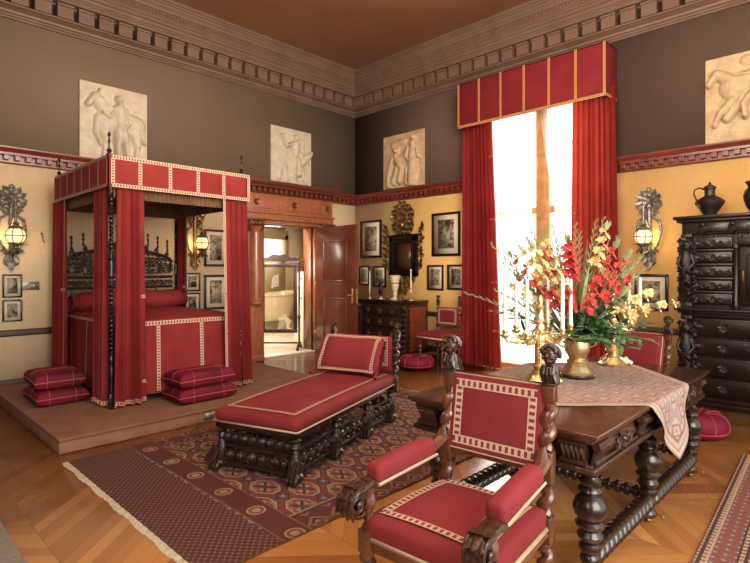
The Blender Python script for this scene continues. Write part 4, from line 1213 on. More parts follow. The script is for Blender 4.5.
for sx in (-1, 1):
    for a, b in zip(lys, lys[1:]):
        m = MB(); m.barley((sx*LX, a + .035, .135), (sx*LX, b - .035, .135), .054, 13, .0, 12, 2)
        m2 = MB(); L = b - a - .07; n = 13
        turned(m2, (sx*LX, a + .035, .135), (sx*LX, b - .035, .135), [(.034 + .022*abs(sin(PI*n*k/(n*8)))**.6, k/(n*8)) for k in range(n*8 + 1)], 14)
        m.bm.free()
        # slanted threads
        for v in m2.bm.verts:
            v.co.y += (v.co.z - .135)*.55
        obj('stretcher', m2, EBONYP, T)
for yy in (0, lys[2]):
    m = MB(); turned(m, (-LX + .04, yy, .17), (LX - .04, yy, .17), beads(15, .02, .042), 14); obj('cross_stretcher', m, EBONYP, T)

# tablecloth laid cornerwise
CCX, CCY = 6.51, -4.02
t = thing('tablecloth', 'faded pink and grey woven cloth laid cornerwise on the long table', 'tablecloth', (CCX, CCY, TZ))
hd = .99
e0, e1 = TX0 - CCX - .006, TX1 - CCX + .006
def clothp(u, v):
    a, b = (2*u - 1)*hd*.7071, (2*v - 1)*hd*.7071
    x = (a + b)*.7071; y = (a - b)*.7071
    z = .004 + .0015*sin(x*23)*sin(y*19)
    for (ed, s) in ((e1, 1), (e0, -1)):
        o = (x - ed)*s
        if o > -.02:
            r = .03
            q = o + .02
            if q < r*PI/2: an = q/r; xx = ed*s - .02 + r*sin(an); zz = -r*(1 - cos(an))
            else:
                ex = q - r*PI/2; xx = ed*s - .02 + r + ex*.10 + .03*sin(y*14)*min(1, ex*5); zz = -r - ex*.985
            return (s*xx, y + .05*max(0, q)*sin(y*5), z + zz)
    return (x, y, z)
m = MB(); m.grid(clothp, 90, 90); o = obj('cloth', m, CLOTH, t)
# the pattern is woven in the flat: keep it on a UV-free object axis by storing flat coordinates as UVs
me = o.data; uvl = me.uv_layers['UVMap']
for li, l in enumerate(me.loops):
    i = l.vertex_index; u = (i // 91)/90; v = (i % 91)/90; uvl.data[li].uv = (u, v)
# round tufted hassocks
def hassock(label, c, r, h):
    t = thing('hassock', label, 'hassock', c)
    m = MB()
    def fn(u, v):
        a = 2*PI*u; q = v
        rr = r*(sin(PI*min(1, .06 + q*.94))**.55) if q < 1 else 0
        z = h/2 - h/2*cos(PI*q)
        dm = .018*math.exp(-((q - 1)/.12)**2)
        rid = 1 - .03*abs(sin(4*a))**8*0
        return (rr*cos(a)*rid, rr*sin(a)*rid, max(0.002, z - dm*2))
    m.grid(fn, 48, 20, True); obj('velvet', m, PINKV, t)
    m = MB()
    for k in range(8):
        a = k*PI/4; m.tube([Vector(fn(k/8, q)) + Vector((0, 0, .002)) for q in [.35 + .62*j/12 for j in range(13)]], .006, 5)
    m.tube([fn(k/24, .35) for k in range(25)], .007, 5); obj('piping', m, PIPE, t)
    m = MB(); m.sph((0, 0, h - .028), .02, 8, 5); obj('button', m, PINKV, t)
hassock('round magenta velvet hassock on the floor in front of the chest of drawers', (2.62, -1.12, 0), .29, .23)
hassock('round crimson velvet hassock on the floor behind the far table leg', (6.77, -1.86, 0), .26, .25)
# ------------------------------------------------------------------ framed engravings
def picture(label, c, w, h, wall, group=None):
    rz = 0 if wall == 'B' else PI/2      # local front is -y on wall B; on wall A front is +x
    t = thing('framed_engraving', label, 'picture', c, rz if wall == 'B' else PI/2, group)
    s = -1
    b = min(.045, w*.09)
    m = MB()
    for (x0, x1, z0, z1) in ((-w/2, w/2, h/2 - b, h/2), (-w/2, w/2, -h/2, -h/2 + b), (-w/2, -w/2 + b, -h/2, h/2), (w/2 - b, w/2, -h/2, h/2)): m.bb(x0, x1, -.034, -.004, z0, z1, .007)
    obj('frame', m, BLACK, t)
    m = MB(); m.bb(-w/2 + b, w/2 - b, -.016, -.006, -h/2 + b, h/2 - b); obj('mount', m, MOUNT, t)
    mg = min(w, h)*.15
    m = MB(); m.bb(-w/2 + b + mg, w/2 - b - mg, -.019, -.0155, -h/2 + b + mg, h/2 - b - mg*.9); obj('print', m, PRINT, t)
    return t
picture('small black framed engraving under the wall lamp at far left, upper of two', (0, -6.109, 1.396), .215, .30, 'A')
picture('small black framed engraving at far left just above the dado rail, lower of two', (0, -6.109, 1.078), .215, .28, 'A')
picture('large black framed engraving between the bed and the doorway, upper of two', (0, -3.25, 1.97), .42, .62, 'A')
picture('large black framed engraving between the bed and the doorway, lower of two', (0, -3.25, 1.23), .42, .58, 'A')
picture('small black framed engraving right of the far bedpost, upper of two', (0, -3.665, 1.405), .27, .30, 'A')
picture('small black framed engraving right of the far bedpost, lower of two', (0, -3.665, 1.065), .27, .33, 'A')
picture('large black framed engraving between the open door and the ornate mirror', (.488, 0, 2.238), .61, .77, 'B')
picture('large black framed engraving between the ornate mirror and the curtain', (2.40, 0, 2.247), .63, .79, 'B')
picture('small black framed engraving over the dresser, nearest the open door', (.295, 0, 1.485), .30, .40, 'B')
picture('small black framed engraving over the dresser, next to the mirror foot', (.735, 0, 1.467), .365, .43, 'B')
picture('small black framed engraving above the side chair, left of two', (2.16, 0, 1.46), .37, .465, 'B')
picture('small black framed engraving above the side chair, beside the curtain', (2.62, 0, 1.472), .37, .45, 'B')
picture('dark framed engraving on the wall beside the black cabinet', (5.815, 0, 1.30), .42, .49, 'B')
t = thing('wall_switch', 'small grey switch plate on the wall beside the two little pictures', 'switch', (.0, -5.91, 1.39), PI/2)
m = MB(); m.bb(-.105, .105, -.012, -.002, -.055, .055, .004); obj('plate', m, PEWTER, t)
m = MB(); m.bb(-.05, -.03, -.022, -.012, -.012, .012, .003); m2 = MB(); m2.bb(.03, .05, -.022, -.012, -.012, .012, .003); obj('toggle', m, BRASSD, t); obj('toggle', m2, BRASSD, t)
m = MB(); m.tube([(0.004, -5.79, 2.08), (.03, -5.785, 2.10), (.05, -5.78, 2.06), (.03, -5.77, 2.0), (.02, -5.75, 1.97)], .008, 6)
tag(obj('wall_hook', m, BRASSD), 'tiny bent metal hook on the wall beside the far left lamp', 'hook')

# ------------------------------------------------------------------ wall lamps
def sconce(label, c, rz, mat, chain=False):
    t = thing('wall_lamp', label, 'wall lamp', c, rz)     # local: wall at y=0, front -y, z centred on the globe
    m = MB()
    for k in range(9):
        a = PI*(-.25 + 1.5*k/8); m.scroll((.115*cos(a), -.02, .50 + .115*sin(a)), (cos(a), 0, sin(a)), (-sin(a), 0, cos(a)), .042, 1.3, .011)
        m.leaf((.06*cos(a), -.03, .50 + .06*sin(a)), (cos(a), -.1, sin(a)), (0, -1, 0), .12, .05, .25)
    for k in range(7):
        a = 2*PI*k/7; m.leaf((0, -.045, .50), (cos(a), -.2, sin(a)), (0, -1, 0), .085, .055, .25)
    m.sph((0, -.06, .50), .022, 8, 6)
    for s_ in (-1, 1):
        m.scroll((s_*.10, -.02, .45), (s_, 0, 0), (0, 0, 1), .06, 1.4, .013); m.scroll((s_*.075, -.02, .57), (s_, 0, 0), (0, 0, 1), .045, 1.4, .012); m.scroll((s_*.07, -.02, .33), (s_, 0, 0), (0, 0, -1), .05, 1.4, .012)
        m.tube([(s_*.03, -.02, .30), (s_*.13, -.03, .22), (s_*.15, -.03, .08), (s_*.11, -.03, -.10), (s_*.04, -.03, -.2)], [.014, .02, .02, .018, .014], 8)
        m.scroll((s_*.06, -.02, -.20), (s_, 0, 0), (0, 0, -1), .05, 1.3, .012)
        m.leaf((0, -.02, -.22), (s_*.7, 0, -1), (0, -1, 0), .15, .08, .2)
    m.leaf((0, -.02, -.20), (0, 0, -1), (0, -1, 0), .24, .10, .2)
    for s_ in (-1, 1): m.scroll((s_*.035, -.015, -.34), (s_, 0, 0), (0, 0, 1), .035, 1.2, .010)
    m.tube([(0, -.012, .64), (0, -.02, .3), (0, -.02, -.3), (0, -.012, -.41)], [.02, .03, .03, .012], 8); m.sph((0, -.03, .645), .03, 8, 6); m.sph((0, -.04, .42), .045, 8, 6)
    obj('backplate', m, mat, t)
    m = MB(); gy = -.26
    if chain:
        m.tube([(0, -.03, .42), (0, -.12, .47), (0, -.22, .44), (0, gy, .38)], .012, 8)
        for k in range(4):
            z = .36 - k*.05; m.tube([(.016*cos(a*PI/4), gy + (.016*sin(a*PI/4) if k % 2 else 0), z + .024*sin(a*PI/4)) if k % 2 == 0 else (0, gy + .016*cos(a*PI/4), z + .024*sin(a*PI/4)) for a in range(9)], .005, 5)
    else:
        m.tube([(0, -.03, .12), (0, -.14, .22), (0, gy + .03, .24), (0, gy, .16)], [.02, .016, .014, .014], 8)
        m.tube([(0, gy, .15), (0, gy, .46)], [.014, .010], 8); m.tube([(0, -.03, -.16), (0, -.15, -.22), (0, gy, -.17)], [.014, .014, .012], 8)
    obj('arm', m, mat, t)
    m = MB(); R = .105
    m.lathe([(.075, -.02), (.085, 0), (.03, .03), (.04, .05), (.012, .07)], (0, gy, R + .0), 12)
    m.lathe([(.012, -.075), (.035, -.05), (.03, -.03), (.085, 0), (.075, .02)], (0, gy, -R), 12)
    for k in range(12): m.tube([(R*1.13*cos(k*PI/6), gy + R*1.13*sin(k*PI/6), 0), (R*1.13*cos((k + 1)*PI/6), gy + R*1.13*sin((k+1)*PI/6), 0)], .007, 5)
    for k in range(6):
        a = k*PI/3; m.tube([(R*1.08*cos(q)*cos(a), gy + R*1.08*cos(q)*sin(a), R*1.08*sin(q)) for q in [-PI*.42 + PI*.84*j/10 for j in range(11)]], .006, 5)
        m.leaf((.03*cos(a), gy + .03*sin(a), -R - .02), (cos(a), sin(a), .5), (0, 0, -1), .12, .06, .3)
        m.leaf((.05*cos(a), gy + .05*sin(a), -R - .05), (cos(a), sin(a), -.9), (cos(a), sin(a), 1), .09, .05, -.2)
    obj('cage', m, mat, t)
    m = MB(); m.sph((0, gy, 0), R, 18, 12); obj('globe', m, GLOBE, t)
    l = bpy.data.lights.new('lamp_bulb', 'POINT'); l.energy = 5; l.color = (1, .72, .38); l.shadow_soft_size = .1
    o = bpy.data.objects.new('lamp_bulb', l); COL.objects.link(o); o.parent = t; o.location = (0, -.085, .0)
    return t
sconce('silvery wall lamp with round glowing globe at far left', (0, -6.12, 2.03), PI/2, PEWTER)
sconce('hanging globe lamp on a wall bracket behind the bed', (0, -3.62, 2.03), PI/2, BRONZE, True)
sconce('carved metal wall lamp with round glowing globe beside the black cabinet', (5.79, 0, 2.04), 0, PEWTER)

# ------------------------------------------------------------------ carved stone panels
def smin(vals): 
    return max(vals) if vals else 0
def relief(label, c, w, h, wall, figs, mat, flip=1):
    t = thing('relief_panel', label, 'relief', c, 0 if wall == 'B' else PI/2)
    m = MB()
    m.bb(-w/2, w/2, -.035, -.002, -h/2, h/2, .004); obj('slab', m, mat, t)
    # figs: strokes (x0,z0,r0,x1,z1,r1,depth) in panel units 0..1, z up
    segs = [(a*w - w/2, b*h - h/2, r*h, c_*w - w/2, d*h - h/2, r2*h, dp) for a, b, r, c_, d, r2, dp in figs]
    def height(x, z):
        best = 0
        for (ax, az, r0, bx, bz, r1, dp) in segs:
            dx, dz = bx - ax, bz - az; L2 = dx*dx + dz*dz + 1e-9
            q = max(0, min(1, ((x - ax)*dx + (z - az)*dz)/L2)); r = r0 + (r1 - r0)*q
            d2 = ((x - ax - dx*q)**2 + (z - az - dz*q)**2)/(r*r)
            if d2 < 1: best = max(best, dp*(1 - d2)**.6)
        return best
    N = 110
    def fn(u, v):
        x = (u - .5)*w*.985; z = (v - .5)*h*.985
        hh = height(x, z)
        fold = .0025*sin(x*190 + 14*sin(z*17)) if hh > .006 else 0
        return (x, -.036 - hh*2.7 - fold*1.6 - .002*sin(x*60 + z*47)*sin(z*71 - x*33), z)
    m = MB(); m.grid(fn, N, N); obj('carving', m, mat, t, 1.2)
    return t
horse_youth = [  # a horse walking left and a youth standing before it
    (.42,.55,.16,.80,.52,.15,.030),(.42,.60,.12,.22,.80,.075,.030),(.22,.82,.065,.10,.70,.04,.032),(.25,.86,.03,.28,.93,.015,.03),(.34,.50,.10,.36,.22,.045,.028),(.36,.22,.04,.33,.03,.03,.026),(.26,.55,.06,.22,.35,.04,.026),(.22,.35,.035,.30,.20,.028,.026),
    (.80,.50,.12,.84,.24,.05,.028),(.84,.24,.04,.80,.03,.03,.026),(.88,.55,.04,.95,.30,.03,.024),(.30,.82,.02,.45,.66,.05,.036),
    (.55,.83,.05,.55,.84,.055,.05),(.555,.77,.04,.56,.70,.05,.046),(.56,.68,.10,.57,.48,.075,.05),(.57,.45,.085,.53,.24,.055,.05),(.53,.24,.05,.52,.04,.035,.048),(.60,.45,.075,.65,.25,.05,.046),(.65,.25,.045,.67,.04,.035,.044),(.49,.70,.04,.40,.56,.032,.048),(.40,.56,.03,.30,.62,.025,.046),(.64,.70,.04,.69,.52,.034,.048),(.69,.52,.032,.62,.44,.026,.05)]
rider_b = [     # draped figure with raised arm over a crouching animal
    (.30,.45,.22,.60,.42,.18,.020),(.20,.35,.12,.16,.08,.05,.022),(.30,.30,.08,.34,.05,.045,.022),(.75,.45,.10,.92,.55,.06,.026),(.92,.55,.05,.98,.62,.04,.026),(.70,.35,.06,.78,.12,.04,.024),(.78,.12,.035,.86,.05,.03,.024),
    (.57,.84,.05,.57,.85,.055,.045),(.57,.76,.045,.57,.70,.06,.042),(.56,.70,.10,.52,.50,.09,.045),(.52,.48,.11,.48,.16,.12,.040),(.48,.16,.10,.50,.04,.09,.038),(.48,.72,.04,.33,.66,.03,.042),(.33,.66,.03,.24,.80,.025,.042),(.24,.83,.028,.24,.85,.03,.044),(.64,.68,.04,.74,.56,.032,.044),(.60,.46,.08,.66,.20,.06,.04)]
two_draped = [  # seated draped figure and a standing one
    (.38,.68,.05,.38,.69,.055,.044),(.38,.60,.05,.40,.52,.10,.040),(.42,.50,.11,.52,.36,.09,.042),(.52,.36,.08,.46,.12,.07,.040),(.40,.36,.09,.30,.12,.08,.034),(.30,.56,.035,.22,.40,.03,.036),(.22,.40,.03,.16,.20,.06,.028),(.16,.20,.08,.18,.05,.09,.026),(.30,.80,.10,.55,.84,.06,.018),
    (.80,.86,.05,.80,.87,.055,.046),(.79,.78,.05,.79,.70,.08,.044),(.79,.68,.105,.77,.45,.10,.044),(.77,.44,.11,.74,.12,.12,.040),(.74,.12,.10,.74,.04,.10,.038),(.70,.70,.035,.64,.54,.03,.042),(.64,.54,.028,.72,.46,.025,.046),(.88,.68,.035,.92,.50,.03,.04),(.62,.35,.06,.62,.06,.06,.028)]
horsemen = [(.30,.62,.16,.62,.66,.15,.034),(.30,.66,.09,.12,.80,.06,.034),(.12,.80,.05,.04,.68,.035,.034),(.30,.48,.07,.16,.34,.045,.03),(.16,.34,.04,.10,.20,.03,.03),(.36,.46,.08,.22,.26,.05,.032),(.55,.82,.05,.55,.83,.055,.046),(.52,.74,.08,.50,.56,.08,.044),(.50,.54,.06,.38,.40,.045,.044),(.38,.40,.04,.40,.26,.035,.044),(.46,.72,.035,.30,.74,.03,.042),(.70,.55,.12,.95,.50,.14,.03),(.68,.56,.06,.56,.40,.04,.034),(.60,.25,.04,.75,.30,.06,.03),(.85,.80,.05,.85,.81,.055,.044),(.82,.72,.08,.80,.55,.08,.042),(.62,.88,.05,.40,.90,.06,.016),(.78,.40,.09,.60,.22,.05,.034)]
relief('square stone relief of a youth leading a horse above the bed', (0, -4.865, 3.72), .93, 1.08, 'A', horse_youth, PLASTER)
relief('square stone relief of a draped figure with raised arm above the doorway', (0, -1.687, 3.745), .935, 1.05, 'A', rider_b, PLASTER)
relief('square stone relief of two draped figures left of the window', (1.385, 0, 3.73), 1.045, 1.05, 'B', two_draped, PLASTERB)
relief('square stone relief of horsemen above the black cabinet, cut off at right', (6.98, 0, 3.71), 1.06, 1.06, 'B', horsemen, PLASTERB)

# ------------------------------------------------------------------ ornate mirror on the back wall
t = thing('wall_mirror', 'dark framed mirror with tall carved gilt crest above the chest of drawers', 'mirror', (1.40, 0, 1.87))
m = MB()
for (x0, x1, z0, z1) in ((-.36, .36, .28, .39), (-.36, .36, -.39, -.28), (-.36, -.24, -.39, .39), (.24, .36, -.39, .39)): m.bb(x0, x1, -.07, -.004, z0, z1, .02)
for (x0, x1, z0, z1) in ((-.26, .26, .25, .29), (-.26, .26, -.29, -.25), (-.26, -.225, -.29, .29), (.225, .26, -.29, .29)): m.bb(x0, x1, -.085, -.03, z0, z1, .012)
m.bb(-.40, .40, -.085, -.004, .385, .42, .01); obj('frame', m, BLACK, t)
m = MB(); m.bb(-.24, .24, -.045, -.03, -.28, .28); obj('glass', m, MIRROR, t)
m = MB(); rnd = random.Random(3)
out = [(-.14, .42), (-.22, .50), (-.25, .60), (-.22, .68), (-.26, .78), (-.24, .88), (-.15, .97), (-.06, 1.02), (0, 1.08), (.06, 1.02), (.15, .97), (.24, .88), (.26, .78), (.22, .68), (.25, .60), (.22, .50), (.14, .42)]
m.prism(out, -.03, -.008, 'Y')
for z, hwid in ((.47, .17), (.56, .22), (.65, .20), (.74, .23), (.83, .23), (.92, .18), (1.0, .08)):
    n = max(1, int(hwid/.055))
    for s_ in (-1, 1):
        for k in range(n):
            x = s_*(.03 + k*.062); zz = z + .02*rnd.random()
            m.scroll((x, -.05 - .025*rnd.random(), zz), (s_, 0, 0), (0, 0, 1 if (k + int(z*10)) % 2 else -1), .048, 1.5, .014, rnd.random()*2)
            m.leaf((x, -.055, zz), (s_*(.3 + rnd.random()), -.3, rnd.random() + .2), (0, -1, 0), .085, .07, .35); m.sph((x + s_*.02, -.07, zz - .03), .018, 6, 5)
m.sph((0, -.09, .60), (.06, .05, .075), 10, 7); m.sph((0, -.085, .86), (.055, .04, .065), 10, 7)
for s_ in (-1, 1): m.sph((s_*.11, -.08, .72), (.045, .04, .06), 8, 6); m.tube([(s_*.05, -.08, .58), (s_*.12, -.09, .66), (s_*.13, -.08, .80), (s_*.05, -.08, .9)], [.02, .026, .022, .016], 7)
obj('crest', m, BRONZE, t)
for s_ in (-1, 1):
    m = MB()
    for k, z in enumerate((.48, .36, .24, .12, .0, -.12, -.22)):
        m.scroll((s_*(.43 + .03*sin(k*2)), -.04, z), (s_, 0, 0), (0, 0, 1 if k % 2 else -1), .06 - .003*k, 1.4, .014); m.leaf((s_*.40, -.04, z), (s_, -.2, .6), (0, -1, 0), .14, .07, .3)
    m.leaf((s_*.44, -.04, .50), (s_*.4, 0, 1), (0, -1, 0), .16, .09, .25); obj('side_scroll', m, BRONZE, t)
m = MB()
for s_ in (-1, 1):
    for k, (x, z) in enumerate(((.07, -.46), (.16, -.45), (.25, -.43), (.06, -.57), (.15, -.55), (.05, -.67))): m.scroll((s_*x, -.04, z), (s_, 0, 0), (0, 0, -1), .05, 1.4, .013); m.leaf((s_*x, -.05, z), (s_*.5, -.1, -1), (0, -1, 0), .10, .07, .3)
m.tube([(0, -.03, -.40), (0, -.03, -.74)], [.11, .03], 8, flat=.3); obj('apron', m, BRONZE, t)

# ------------------------------------------------------------------ chest of drawers and what stands on it
DX, DW, DD, DH = 1.385, 1.24, .60, 1.045
t = thing('chest_of_drawers', 'dark carved chest of drawers against the back wall by the door', 'chest of drawers', (DX, -.045, 0))
m = MB(); m.bb(-DW/2, DW/2, -DD, 0, .08, DH - .05, .004); m.bb(-DW/2 - .015, DW/2 + .015, -DD - .02, 0, 0, .09, .01); 
obj('carcass', m, EBONY, t)
m = MB(); m.bb(-DW/2 - .03, DW/2 + .03, -DD - .03, 0, DH - .045, DH, .01); m.bb(-DW/2 - .015, DW/2 + .015, -DD - .015, 0, DH - .07, DH - .045, .006); obj('top', m, EBONYP, t)
m = MB(); m.bb(DW/2 - .002, DW/2 + .012, -DD + .08, -.06, .14, DH - .12, .005); m.bb(DW/2 + .008, DW/2 + .02, -DD + .14, -.12, .22, DH - .2, .006); obj('side_panel', m, wood('red brown panel', '#5d2413', '#7d3820', .3), t)
for k in range(4):
    z0 = .11 + k*.215; m = MB(); m.bb(-DW/2 + .12, DW/2 - .12, -DD - .02, -DD + .01, z0, z0 + .20, .012)
    m.bb(-DW/2 + .16, DW/2 - .16, -DD - .028, -DD - .01, z0 + .035, z0 + .165, .008); d = obj('drawer', m, EBONY, t)
    for xx in (-.30, 0, .30):
        m = MB(); m.M = Matrix.Translation((xx, -DD - .028, z0 + .10))
        for q in range(6): a = q*PI/3; m.leaf((0, 0, 0), (cos(a), -.1, sin(a)), (0, -1, 0), .055 if xx else .075, .04, .2)
        m.sph((0, -.012, 0), .016, 8, 6); obj('mount', m, BRONZE, d)
for s_ in (-1, 1):
    m = MB(); x = s_*(DW/2 - .045)
    m.bb(x - .05, x + .05, -DD - .02, -DD + .02, .09, DH - .07, .01)
    for k in range(9):
        z = .14 + k*.095; m.scroll((x, -DD - .03, z), (s_ if k % 2 else -s_, 0, 0), (0, 0, 1), .045, 1.4, .014); m.leaf((x, -DD - .03, z), (s_*.3, -.3, 1), (0, -1, .1), .10, .08, .25)
        m.leaf((x + s_*.04, -DD + .02, z), (s_*.3, .4, 1), (s_, 0, 0), .10, .08, .2)
    m.sph((x, -DD - .04, DH - .12), (.045, .04, .055), 8, 6); obj('carved_pilaster', m, BRONZE if False else TABLEC, t)
def candlestick(label, c, hst, hc, stick=BRASS, r=.055, clabel=None, gname=None):
    t = thing('candlestick', label, 'candlestick', c)
    m = MB(); m.lathe([(r, 0), (r, .008), (r*.75, .018), (r*.4, .03), (r*.22, .05), (r*.3, hst*.35), (r*.2, hst*.4), (r*.35, hst*.5), (r*.2, hst*.6), (r*.22, hst*.85), (r*.5, hst*.9), (r*.5, hst*.93), (r*.3, hst*.95), (r*.3, hst)], (0, 0, 0), 16); obj('stick', m, stick, t)
    m = MB(); m.lathe([(.011, 0), (.0105, hc*.6), (.010, hc - .004), (.005, hc)], (0, 0, 0), 10)
    t2 = thing('candle', clabel, 'candle', (c[0], c[1], c[2] + hst))
    obj('wax', m, CANDLE, t2); m = MB(); m.tube([(0, 0, hc - .003), (.001, 0, hc + .008)], .0015, 5); obj('wick', m, BLACK, t2)
candlestick('tiny brass candlestick on the chest of drawers nearest the door', (.80, -.36, DH), .14, .40, BRASS, .05, 'white candle in the candlestick nearest the door')
candlestick('brass candlestick at the right end of the chest of drawers', (1.88, -.38, DH), .25, .32, BRASS, .07, 'tall white candle at the right end of the chest of drawers')
t = thing('statuette', 'small dark bronze statuette on a brass foot on the chest of drawers', 'statuette', (1.10, -.36, DH))
m = MB(); m.lathe([(.085, 0), (.085, .01), (.05, .025), (.03, .045), (.045, .055)], (0, 0, 0), 16); obj('foot', m, BRASS, t)
m = MB(); 
m.tube([(-.02, 0, .05), (-.025, -.01, .13), (-.01, 0, .20)], [.016, .022, .028], 8); m.tube([(.022, 0, .05), (.03, -.015, .12), (.012, 0, .20)], [.015, .022, .028], 8)
m.tube([(0, 0, .18), (0, .005, .25), (0, 0, .30), (0, 0, .32)], [.036, .032, .040, .016], 10); m.sph((0, -.004, .352), (.024, .026, .032), 10, 8)
m.tube([(-.04, 0, .295), (-.065, -.02, .24), (-.04, -.05, .22)], [.014, .012, .010], 7); m.tube([(.04, 0, .295), (.075, 0, .33), (.07, -.01, .39)], [.014, .012, .010], 7)
obj('figure', m, IRON, t)
t = thing('goblet', 'tall pale footed goblet on the chest of drawers below the mirror', 'goblet', (1.47, -.36, DH))
m = MB(); m.lathe([(.10, 0), (.10, .012), (.05, .03), (.03, .06), (.04, .09), (.03, .12), (.045, .17), (.065, .21), (.078, .30), (.088, .38), (.10, .43), (.105, .455), (.098, .455), (.08, .40)], (0, 0, 0), 18); obj('cup', m, IVORY, t)
m = MB(); m.lathe([(.079, .295), (.086, .30), (.086, .315), (.082, .32)], (0, 0, 0), 18, cap=False); obj('band', m, BRASSD, t)
t = thing('brass_dish', 'low brass dish on the chest of drawers between goblet and candlestick', 'dish', (1.66, -.42, DH))
m = MB(); m.lathe([(.04, 0), (.045, .01), (.02, .02), (.03, .03), (.08, .045), (.085, .052), (.03, .04)], (0, 0, 0), 18); obj('bowl', m, BRASS, t)

# ------------------------------------------------------------------ side chair against the back wall
t = thing('side_chair', 'small red side chair with twisted legs against the wall by the curtain', 'chair', (2.67, -.50, 0))
for sx in (-1, 1):
    m = MB(); x = sx*.23; m.lathe([(.022, 0), (.028, .02), (.02, .04)], (x, -.30, 0), 10); m.barley((x, -.30, .04), (x, -.30, .40), .024, 5, .42, 8); m.bb(x - .026, x + .026, -.326, -.274, .40, .47, .005); obj('front_leg', m, WALNUT, t)
    m = MB(); m.bb(x - .022, x + .022, .158, .202, 0, .12, .004); m.barley((x, .18, .12), (x, .18, .42), .024, 4, .42, 8); m.bb(x - .026, x + .026, .154, .206, .40, .50, .005); m.barley((x, .18, .50), (x, .20, .98), .024, 5, .42, 8); m.bb(x - .024, x + .024, .176, .224, .97, 1.02, .004)
    p = obj('back_post', m, WALNUT, t); m = MB(); carved_head(m, (x, .20, 1.02), .15, 0); obj('carved_finial', m, WALNUTC, p)
m = MB(); m.rbox((0, -.06, .50), (.54, .56, .09), .03, .03, m=5); st = obj('seat', m, RED, t)
m = MB(); m.tube([(-.27, .2, .462), (-.27, -.34, .462), (.27, -.34, .462), (.27, .2, .462)], .012, 4, flat=1.6); obj('edging', m, CREAMT, st)
m = MB(); m.bb(-.24, .24, -.32, -.29, .41, .46, .004); m.bb(-.24, .24, .17, .2, .41, .46, .004); m.bb(-.25, -.22, -.3, .18, .41, .46, .004); m.bb(.22, .25, -.3, .18, .41, .46, .004); obj('seat_rail', m, WALNUT, t)
m = MB(); m.rbox((0, .18, .80), (.42, .05, .31), .02, 0, m=3); bp = obj('back_panel', m, RED, t)
m = MB(); rect_trim(m, (0, .155, .80), (1, 0, 0), (0, 0, 1), .38, .27, .032); obj('braid', m, TRIM, bp)
m = MB(); m.bb(-.24, .24, .165, .195, .61, .645, .004); obj('back_rail', m, WALNUT, t)
for (a, b) in (((-.23, -.30, .16), (-.23, .18, .16)), ((.23, -.30, .16), (.23, .18, .16)), ((-.23, -.06, .16), (.23, -.06, .16))): m = MB(); m.barley(a, b, .018, 5, .4, 8); obj('stretcher', m, WALNUT, t)

KAB = wood('black carved wood', '#0e0807', '#1e130f', .45, .4, 0)
KABP = wood('black polished wood', '#100a08', '#22160f', .36, 0, .1)
# ------------------------------------------------------------------ tall black cabinet
KX0, KX1, KY = 6.30, 7.95, -.58
KW = KX1 - KX0; kc = (KX0 + KX1)/2
t = thing('cabinet', 'tall black carved cabinet with many drawers against the right wall', 'cabinet', (kc, -.045, 0))
x0, x1, yf = -KW/2, KW/2, KY + .045
m = MB(); m.bb(x0 + .06, x1 - .06, yf + .04, 0, .08, 2.16, .004); obj('carcass', m, KAB, t)
m = MB(); m.bb(x0, x1, yf - .03, 0, 0, .06, .01); m.bb(x0 + .02, x1 - .02, yf - .01, 0, .06, .11, .01); obj('plinth', m, KABP, t)
m = MB(); m.bb(x0 - .05, x1 + .05, yf - .07, 0, 1.115, 1.15, .01); m.bb(x0 - .02, x1 + .02, yf - .04, 0, 1.085, 1.118, .01); m.bb(x0 + .01, x1 - .01, yf - .01, 0, 1.05, 1.09, .006); obj('middle_cornice', m, KABP, t)
m = MB(); m.bb(x0 - .06, x1 + .06, yf - .09, 0, 2.20, 2.24, .012); m.bb(x0 - .03, x1 + .03, yf - .05, 0, 2.165, 2.20, .01)
m.bb(x0 + .02, x1 - .02, yf, 0, 2.02, 2.17, .006)
obj('top_cornice', m, KABP, t)
for k in range(5):
    xx = x0 + .24 + (KW - .48)*k/4
    m = MB(); m.scroll((xx, yf - .02, 2.10), (1, 0, 0), (0, 0, 1), .045, 1.3, .014); m.leaf((xx, yf - .02, 2.15), (0, -.3, -1), (0, -1, .2), .15, .09, .3); m.sph((xx, yf - .03, 2.13), .03, 8, 6); obj('carved_bracket', m, KAB, t)
for k in range(4):
    xx = x0 + .24 + (KW - .48)*(k + .5)/4; m = MB(); m.bb(xx - .12, xx + .12, yf - .02, yf + .02, 2.045, 2.15, .01); d = obj('frieze_drawer', m, KABP, t)
    m = MB(); m.sph((xx, yf - .035, 2.095), .014, 8, 6); obj('knob', m, BRONZE, d)
def mount_(c, s, par):
    m = MB(); m.M = Matrix.Translation(c)
    for q in range(8): a = q*PI/4; m.leaf((0, 0, 0), (cos(a), -.1, sin(a)*1.2), (0, -1, 0), s, s*.55, .2)
    m.sph((0, -.014, 0), s*.28, 8, 6); m.tube([(-s*.35, -.02, 0), (-s*.3, -.03, -s*.7), (0, -.034, -s*.95), (s*.3, -.03, -s*.7), (s*.35, -.02, 0)], s*.10, 6); obj('handle', m, IRON, par)
